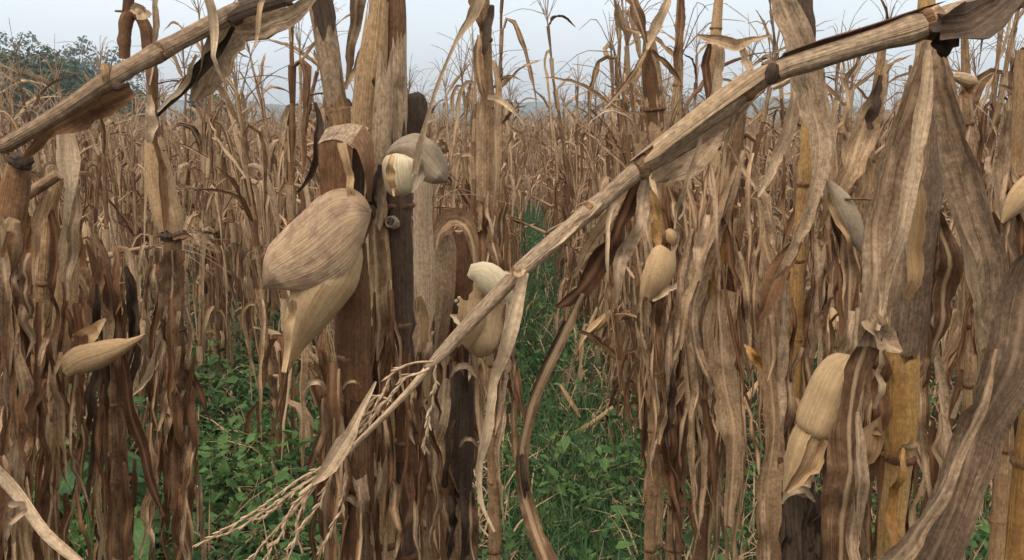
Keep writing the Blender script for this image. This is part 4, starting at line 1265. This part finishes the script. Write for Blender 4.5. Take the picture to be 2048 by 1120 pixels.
# ------------------------------------------------------------------ the right side
r1 = Hero("stout yellow corn stalk under two very broad grey blades", 1.22,
          [(1856, -90, 28), (1852, 40, 36), (1848, 140, 40), (1845, 300, 44), (1835, 420, 52), (1815, 560, 54), (1802, 700, 58), (1800, 800, 60), (1800, 884, 58), (1792, 960, 52), (1783, 1040, 52), (1778, 1120, 52)], 'stalk_yellow', 21)
r1.leaf([(1856, 40, 20), (1842, 110, 44), (1812, 200, 64), (1780, 310, 66), (1762, 420, 60), (1748, 520, 58), (1734, 620, 54), (1730, 690, 34)], 'leaf_grey', Y=1.07, curl=.7, fold=.35, nu=13, roll=(.3, .45, .2), label="very broad grey blade hanging on the left of the stalk")
r1.leaf([(1854, 60, 14), (1846, 150, 40), (1834, 260, 48), (1818, 370, 46), (1796, 480, 44), (1772, 590, 36), (1752, 680, 18)], 'leaf_grey', Y=1.10, curl=.8, fold=-.3, nu=13, roll=(-.2, -.45, -.1))
r1.leaf([(1852, 100, 16), (1846, 200, 34), (1822, 320, 42), (1800, 430, 34), (1776, 560, 26), (1752, 660, 10)], 'leaf_pale', Y=1.05, curl=.9, roll=.5)  # pale strip imitating the highlight along the blade's folded edge
r1.leaf([(1864, 70, 18), (1878, 160, 34), (1894, 280, 50), (1912, 400, 54), (1934, 500, 48), (1956, 600, 38), (1976, 700, 18)], 'leaf_pale', Y=1.13, curl=.7, fold=.3, nu=13, roll=(.2, .35, .1))
r1.leaf([(1868, 60, 16), (1888, 160, 40), (1920, 280, 60), (1948, 400, 64), (1970, 500, 58), (1984, 600, 52), (1998, 690, 48), (2008, 790, 34)], 'leaf_mid', Y=1.10, curl=.7, fold=.4, nu=13, roll=(-.2, -.4, .3), label="very broad grey blade hanging on the right of the stalk")
r1.wrap([(1846, 130, 56), (1846, 300, 64), (1842, 420, 70), (1832, 520, 74), (1822, 620, 72), (1812, 700, 66)], -1.9, 1.2, 'leaf_mid', Y=1.21)
r1.leaf([(1858, 330, 10), (1866, 440, 40), (1862, 540, 52), (1850, 640, 40), (1846, 720, 10)], 'leaf', Y=1.2, roll=(.3, -.3, .5), curl=1.0)
r1.leaf([(1832, 350, 20), (1836, 420, 36), (1826, 520, 40), (1818, 600, 14)], 'husk', Y=1.13, curl=1.0)
r1.leaf([(1862, 400, 16), (1884, 470, 40), (1894, 560, 48), (1886, 640, 30), (1874, 700, 6)], 'leaf', Y=1.2, curl=.6)
r1.leaf([(1728, 640, 34), (1750, 668, 72), (1776, 692, 56), (1796, 700, 10)], 'leaf_grey', Y=1.06, roll=.5, curl=1.0)
r1.leaf([(1744, 650, 40), (1726, 720, 52), (1712, 790, 42), (1706, 850, 56), (1698, 920, 74), (1690, 1000, 84), (1678, 1140, 86)], 'leaf', Y=1.07, curl=.9, fold=.3, roll=(.3, -.5, .2), nu=9, label="twisted brown blade running down past the yellowish ear")
r1.leaf([(1722, 830, 10), (1712, 900, 30), (1712, 1000, 36), (1700, 1140, 30)], 'leaf_grey', Y=1.04, roll=.5)
r1.leaf([(1660, 860, 8), (1656, 920, 26), (1652, 1000, 30), (1646, 1140, 34)], 'leaf_brown', Y=1.1, roll=.4)
r1.leaf([(1764, 690, 14), (1764, 760, 30), (1756, 840, 34), (1744, 910, 8)], 'leaf_brown', Y=1.19)  # brown strip filling what is only a shaded gap behind the blade
r1.leaf([(1764, 700, 8), (1758, 760, 20), (1752, 820, 8)], 'leaf_pale', Y=1.08, roll=.6)
r1.wrap([(1806, 690, 66), (1803, 760, 68), (1802, 830, 66), (1800, 880, 62)], -1.2, 2.3, 'stalk_yellow', Y=1.2)
r1.body([(1802, 878, 60), (1801, 884, 66), (1800, 890, 60)], 'husk', name="joint", rough=.03)
r1.body([(1796, 760, 24, -.02), (1760, 730, 24, -.03), (1720, 718, 26, -.04), (1690, 724, 30, -.05)], 'stalk', name="ear_shank", sides=9)
ear5 = r1.body([(1650, 800, 40), (1644, 840, 74), (1624, 884, 78), (1606, 924, 62), (1588, 956, 38), (1572, 980, 10)], 'husk', Y=1.14, label="long yellowish ear hanging left of the yellow stalk")
r1.body([(1702, 712, 10), (1697, 718, 40), (1688, 730, 66), (1672, 758, 84), (1656, 796, 90), (1640, 836, 88), (1630, 862, 80), (1627, 868, 60)], 'husk', Y=1.13, name="husk", parent=ear5, rough=.07)
r1.wrap([(1638, 850, 76), (1620, 888, 82), (1602, 926, 66), (1586, 957, 40), (1572, 980, 12)], .1, 2.2, 'husk', Y=1.135, name="husk", parent=ear5, nu=11, rag=.12)
r1.leaf([(1652, 880, 16), (1634, 934, 28), (1602, 960, 22), (1570, 980, 6)], 'husk', Y=1.1, name="husk", parent=ear5, curl=1.1)
r1.leaf([(1760, 880, 10), (1748, 850, 44), (1744, 890, 40), (1730, 960, 8)], 'husk', Y=1.18, name="husk")
r1.leaf([(1810, 900, 10), (1790, 960, 26), (1784, 1040, 30), (1790, 1130, 16)], 'stalk_yellow', Y=1.16, roll=.5)
r1.rags((1700, 1900, 560, 1000), 22, (12, 34), (100, 300), ['leaf', 'leaf_grey', 'leaf_brown'], Y=1.36, spread=.08)

r2 = Hero("orange corn stalk in the lower right corner, half behind a broad brownish leaf", 1.05,
          [(2080, 640, 34), (2062, 800, 38), (2046, 940, 42), (2036, 1075, 44), (2030, 1130, 44)], 'stalk_yellow', 22)
r2.leaf([(2110, 420, 60), (2066, 560, 92), (2030, 680, 108), (1994, 790, 110), (1950, 900, 106), (1902, 1000, 114), (1846, 1140, 124)], 'leaf_mid', Y=.98, curl=.8, fold=.3, nu=13, crinkle=.09, label="broad brownish leaf sweeping down to the left across the lower right corner")
r2.leaf([(1996, 700, 6), (1972, 780, 18), (1930, 880, 28), (1880, 970, 36), (1830, 1060, 46), (1780, 1150, 56)], 'leaf_grey', Y=.95, roll=(.3, .7, .3), tear=.6)
r2.leaf([(2090, 560, 40), (2056, 660, 56), (2044, 780, 50), (2030, 900, 12)], 'leaf_dark', Y=1.1)
r2.leaf([(2010, 560, 6), (2020, 590, 22), (2012, 640, 6)], 'green', Y=1.3, name="green_leaf")

r3 = Hero("yellowish corn stalk with a long pale blade curling down from its top", 1.75,
          [(1612, -60, 24), (1614, 60, 26), (1618, 160, 24), (1612, 300, 24), (1603, 420, 26), (1594, 540, 28), (1586, 700, 32), (1580, 850, 30), (1570, 1000, 28), (1560, 1120, 28)], 'stalk_yellow', 23)
r3.leaf([(1540, -50, 26), (1568, 24, 56), (1602, 110, 64), (1626, 200, 72), (1642, 286, 58), (1634, 350, 36), (1602, 448, 28), (1562, 536, 22), (1532, 592, 6)], 'leaf_grey', Y=1.6, curl=.6, nu=9, roll=(.1, .2, .6, .9), label="long pale grey blade curving down from above the slanting stem")
r3.leaf([(1592, 150, 16), (1572, 256, 32), (1548, 326, 26), (1516, 394, 6)], 'leaf_pale', Y=1.64, roll=.4)
r3.leaf([(1640, 220, 20), (1652, 300, 26), (1650, 400, 20), (1636, 470, 5)], 'leaf', Y=1.66, roll=.5)
r3.body([(1608, -30, 24), (1610, 20, 30), (1614, 50, 34), (1618, 90, 26)], 'leaf_dark', Y=1.72, name="joint", rough=.2)
r3.leaf([(1526, 470, 16), (1544, 560, 42), (1540, 700, 46), (1548, 850, 42), (1534, 980, 52), (1540, 1130, 56)], 'leaf', Y=1.66, roll=(.2, -.3, .4, 0), nu=9, label="wide mauve brown strip of dry leaf beside the stalk")
r3.leaf([(1570, 560, 14), (1562, 680, 26), (1560, 800, 22), (1556, 900, 6)], 'leaf_grey', Y=1.64, roll=.6)
r3.leaf([(1600, 480, 20), (1570, 530, 44), (1540, 580, 40), (1520, 640, 10)], 'leaf_brown', Y=1.6)
r3.leaf([(1490, 690, 5), (1500, 704, 24), (1514, 722, 22), (1524, 742, 5)], 'stalk_yellow', Y=1.6, curl=.8, label="small orange red scrap of leaf")
r3.rags((1500, 1640, 300, 1000), 26, (9, 28), (100, 280), ['leaf', 'leaf_brown', 'leaf_grey', 'leaf'], spread=.12)

r4 = Hero("dark olive corn stump with a curled white rim, below the long yellowish ear", 1.2,
          [(1602, 984, 58), (1604, 1010, 66), (1606, 1060, 70), (1606, 1130, 72)], 'stalk_dark', 24)
r4.wrap([(1603, 1000, 74), (1606, 1060, 80), (1606, 1130, 82)], -1.2, 2.0, 'leaf_dark', Y=1.19)
r4.lip(1598, 985, 62, 1.17)
r4.rags((1560, 1650, 960, 1040), 5, (14, 30), (110, 200), ['leaf_brown', 'leaf_dark'], spread=.04)

r6 = Hero("dark brown corn stalk forking into two dry blades like a Y against the sky", 2.6,
          [(1297, 62, 16), (1300, 110, 32), (1308, 200, 38), (1318, 300, 34), (1322, 420, 30), (1320, 600, 30), (1318, 800, 28)], 'stalk', 25)
r6.wrap([(1297, 85, 22), (1302, 150, 38), (1312, 250, 36)], -2.4, 2.4, 'sheath')
r6.leaf([(1250, -40, 12), (1272, 26, 28), (1284, 60, 16), (1294, 92, 6)], 'leaf', Y=2.55)
r6.leaf([(1352, -40, 6), (1324, 30, 24), (1304, 72, 18), (1294, 100, 6)], 'leaf_pale', Y=2.55)
r6.leaf([(1296, 96, 8), (1262, 152, 13), (1232, 192, 9), (1204, 222, 3)], 'leaf', Y=2.55)
r6.leaf([(1302, 100, 8), (1326, 122, 12), (1352, 150, 10), (1366, 176, 3)], 'leaf_brown', Y=2.55)
r6.rags((1290, 1350, 300, 800), 14, (8, 22), (90, 220), ['leaf', 'leaf_brown'], spread=.1)

r7 = Hero("slim brown corn stalk against the sky, between the forked stalk and the pale one", 3.1,
          [(1364, -60, 14), (1359, 60, 18), (1356, 140, 14), (1352, 230, 24), (1346, 330, 24), (1345, 700, 22)], 'stalk', 26)
r7.leaf([(1362, -20, 8), (1364, 40, 18), (1352, 110, 12), (1354, 150, 4)], 'leaf_brown', Y=3.07)
r7.leaf([(1352, 230, 10), (1340, 290, 24), (1336, 380, 20), (1340, 470, 5)], 'leaf', Y=3.05)
r7.rags((1325, 1370, 250, 560), 8, (7, 20), (70, 160), ['leaf', 'leaf_grey'], spread=.1)

r8 = Hero("pale corn stalk with a snapped leaf lying level near its top", 2.9,
          [(1442, -60, 14), (1432, 60, 22), (1426, 130, 26), (1429, 220, 22), (1430, 500, 24), (1430, 800, 24)], 'stalk_tan', 27)
r8.leaf([(1392, 72, 4), (1430, 82, 24), (1470, 92, 28), (1500, 82, 16), (1544, 72, 5)], 'leaf', Y=2.84, roll=.4)
r8.leaf([(1420, 80, 8), (1412, 130, 20), (1416, 180, 14), (1414, 200, 4)], 'leaf_brown', Y=2.85)
r8.leaf([(1440, 70, 8), (1440, 140, 22), (1428, 200, 20), (1424, 230, 6)], 'leaf_pale', Y=2.85)
r8.leaf([(1482, 90, 10), (1496, 130, 22), (1504, 160, 8)], 'leaf_pale', Y=2.84)
r8.rags((1405, 1450, 230, 600), 10, (7, 20), (70, 180), ['leaf', 'leaf_grey'], spread=.1)

r9 = Hero("brown corn stalk thickly hung with split narrow leaves, under the slanting stem", 1.9,
          [(1482, 200, 18), (1474, 300, 22), (1458, 450, 26), (1446, 560, 32), (1428, 700, 30), (1412, 900, 28), (1398, 1120, 28)], 'stalk', 28)
r9.leaf([(1484, 300, 10), (1450, 420, 24), (1420, 520, 26), (1384, 620, 26), (1348, 720, 8)], 'leaf_grey', Y=1.8, roll=.4)
r9.leaf([(1470, 330, 10), (1430, 440, 26), (1396, 540, 32), (1370, 620, 22), (1360, 700, 5)], 'leaf', Y=1.78, roll=(.5, -.3, .6))
r9.leaf([(1400, 560, 14), (1384, 640, 26), (1400, 720, 20), (1430, 780, 5)], 'leaf_grey', Y=1.76, roll=.6)
r9.leaf([(1452, 580, 60), (1442, 640, 72), (1450, 760, 66), (1466, 880, 46), (1456, 1050, 20)], 'leaf', Y=1.8, nu=9, curl=.8, label="wide tan leaf with a squared top hanging below the bundle")
r9.leaf([(1460, 400, 8), (1446, 480, 22), (1430, 560, 18), (1420, 640, 5)], 'stalk_yellow', Y=1.82, roll=.4)
r9.leaf([(1416, 430, 12), (1400, 480, 24), (1392, 540, 14)], 'leaf_pale', Y=1.74)
r9.rags((1370, 1490, 280, 900), 40, (8, 24), (120, 320), ['leaf', 'leaf_brown', 'leaf_grey', 'leaf'], spread=.14, lean=30)

r10 = Hero("bare dark corn stalk standing low below the bundle of split leaves", 2.05,
           [(1384, 690, 24), (1374, 760, 30), (1358, 900, 32), (1346, 1120, 34)], 'stalk', 29)
r10.leaf([(1390, 740, 20), (1340, 800, 34), (1326, 850, 20), (1318, 890, 5)], 'leaf', Y=2.0)
r10.rags((1320, 1400, 680, 980), 10, (9, 24), (90, 220), ['leaf_brown', 'leaf', 'leaf_dark'], spread=.08)

r11 = Hero("corn stalk with a chalky tan ear seen through the leaves below the leaning stem", 2.3,
           [(1334, 330, 18), (1328, 450, 24), (1320, 600, 26), (1310, 800, 24)], 'stalk', 30)
ear4 = r11.body([(1330, 494, 22), (1324, 506, 44), (1314, 540, 56), (1304, 568, 46), (1292, 588, 26), (1286, 600, 6)], 'husk', Y=2.18, rough=.16, label="chalky tan ear with a small pale knob above it")
r11.body([(1334, 460, 10), (1341, 468, 22), (1345, 480, 20), (1347, 490, 6)], 'husk', Y=2.18, name="husk_knob", parent=ear4)
r11.wrap([(1332, 496, 40), (1320, 530, 62), (1308, 566, 54), (1294, 596, 20)], -1.5, .6, 'husk', Y=2.17, name="husk", parent=ear4, nu=9)
r11.leaf([(1300, 380, 10), (1316, 430, 44), (1322, 470, 36), (1318, 500, 10)], 'stalk_yellow', Y=2.22, name="leaf")
r11.leaf([(1304, 600, 6), (1336, 580, 14), (1362, 566, 6)], 'leaf_pale', Y=2.1)
r11.rags((1270, 1370, 340, 820), 26, (8, 24), (90, 240), ['leaf', 'leaf_grey', 'leaf_brown'], spread=.12)

r12 = Hero("corn stalk with a triangular tan leaf and small ear, beside the broad blades", 1.75,
           [(1764, 90, 14), (1752, 180, 18), (1738, 280, 24), (1730, 400, 28), (1720, 560, 28), (1702, 800, 26)], 'stalk', 31)
r12.leaf([(1768, 120, 8), (1752, 190, 34), (1726, 264, 58), (1696, 330, 54), (1672, 390, 14)], 'leaf', Y=1.66, roll=.3)
r12.leaf([(1764, 150, 10), (1750, 210, 26), (1742, 260, 12)], 'leaf_dark', Y=1.64)
r12.leaf([(1700, 300, 10), (1720, 340, 50), (1722, 380, 40), (1710, 410, 8)], 'leaf', Y=1.68)
r12.body([(1654, 360, 8), (1674, 392, 36), (1694, 430, 46), (1712, 472, 36), (1724, 504, 8)], 'husk_grey', Y=1.62, label="small dull ear pointing down right")
r12.leaf([(1654, 384, 6), (1668, 420, 14), (1688, 466, 12), (1698, 496, 4)], 'husk', Y=1.58, name="husk")
r12.body([(1690, 398, 5), (1730, 398, 6), (1760, 400, 4)], 'stalk', Y=1.6, name="twig", sides=6)
r12.rags((1660, 1770, 380, 820), 26, (9, 28), (90, 260), ['leaf', 'leaf_grey', 'leaf_brown'], spread=.12)

r13 = Hero("tan corn stalk with an ear tilted down to the left, at the right edge", 1.6,
           [(2040, 100, 20), (2038, 200, 26), (2034, 320, 30), (2030, 500, 36), (2024, 700, 36)], 'stalk_tan', 32)
r13.body([(2090, 340, 30), (2062, 372, 50), (2036, 400, 46), (2018, 424, 28), (2004, 446, 6)], 'husk', Y=1.5, label="tan ear tilted down to the left")
r13.leaf([(2010, 220, 10), (2022, 300, 40), (2014, 400, 44), (2008, 500, 10)], 'leaf_grey', Y=1.66)
r13.rags((1985, 2070, 260, 800), 22, (9, 28), (90, 260), ['leaf', 'leaf_grey', 'leaf_brown'], spread=.1)

r14 = Hero("slim corn stalk with a small curled husk, just right of the broad grey blades", 2.2,
           [(1928, 60, 14), (1932, 150, 18), (1936, 250, 22), (1940, 450, 24), (1942, 700, 24)], 'stalk', 33)
r14.body([(1902, 152, 6), (1916, 154, 20), (1934, 160, 26), (1948, 166, 22), (1956, 168, 6)], 'leaf', Y=2.1, name="ear", label="small curled husk near the top")
r14.leaf([(1946, 170, 10), (1936, 185, 24), (1920, 196, 6)], 'leaf_brown', Y=2.08)
r14.rags((1900, 1980, 220, 700), 16, (8, 22), (90, 230), ['leaf', 'leaf_grey', 'leaf_brown'], spread=.1)

# ------------------------------------------------------------------ larger weeds at the feet of the rows
weed_plant(440, 850, 4.1, 12, .085, "light green leafy weed in the gap left of the middle clump", 1)
weed_plant(175, 930, 2.4, 12, .10, "broad blue-green leaves low at the lower left, between two brown stalks", 2)
weed_plant(305, 915, 2.8, 12, .10, "broad-leaved weed behind the looped corn stalk's foot", 3)
weed_plant(185, 1075, 2.4, 11, .10, "broad green weed leaves at the very bottom of the lower left", 4)
weed_plant(1165, 990, 3.5, 14, .06, "bushy small-leaved weed in the grassy path", 5)
weed_plant(1285, 1040, 3.2, 14, .065, "bright green weed at the right side of the grassy path", 6)
weed_plant(1010, 1110, 3.1, 10, .06, "small green weed at the bottom edge, below the hanging pale leaf", 7)
weed_plant(530, 900, 3.7, 12, .07, "dark green weed beside the drooping tassel tips", 8)

# ------------------------------------------------------------------ dry stems and leaves lying over the weeds of the path
def straw(pts, Y, mat, label, seed, cat="dry stem", name="fallen_stem", leaf=None):
    s = Hero(label, Y, pts, mat, seed, name=name, cat=cat, ground=False, nodes=(.3,), sides=8, partname="stem")
    if leaf:
        s.leaf(leaf, 'leaf', Y=Y)
    return s
straw([(1226, 815, 9, .15), (1190, 842, 11, .1), (1150, 868, 11, .05), (1104, 898, 9, 0)], 3.9, 'stalk_tan', "thin tan stem slanting over the grassy path, resting on the weeds", 51, leaf=[(1110, 895, 6), (1122, 930, 14), (1130, 965, 4)])
straw([(1120, 770, 6, .1), (1140, 800, 10, .05), (1160, 835, 6, 0)], 4.2, 'stalk', "short dark brown stem lying in the grass at the middle of the path", 52)
straw([(1520, 760, 8, .1), (1480, 815, 13, 0), (1410, 910, 11, -.1)], 2.5, 'stalk_tan', "tan stem leaning down left between the right-hand stalks", 53)
straw([(505, 965, 10, 0), (506, 1000, 12, 0), (508, 1050, 12, 0)], 3.3, 'stalk_dark', "short dark stub standing in the weeds left of the drooping tassel", 54)

# ------------------------------------------------------------------ the misty air
hm, hnt = new_mat("haze")
pv = N(hnt, "ShaderNodeVolumePrincipled")
pv.inputs['Color'].default_value = (.93, .95, .98, 1)
pv.inputs['Density'].default_value = HAZE
pv.inputs['Anisotropy'].default_value = 0.2
ho = N(hnt, "ShaderNodeOutputMaterial")
hnt.links.new(pv.outputs[0], ho.inputs['Volume'])
bx = np.array([(x, y, z) for x in (-1600, 1600) for y in (-400, 1600) for z in (-3, 60)], float)
hf = np.array([(0, 1, 3, 2), (4, 6, 7, 5), (0, 4, 5, 1), (2, 3, 7, 6), (0, 2, 6, 4), (1, 5, 7, 3)])
tag(link("haze", mesh_np("haze", bx, hf, np.zeros((24, 2)), hm, smooth=False)), kind='stuff')
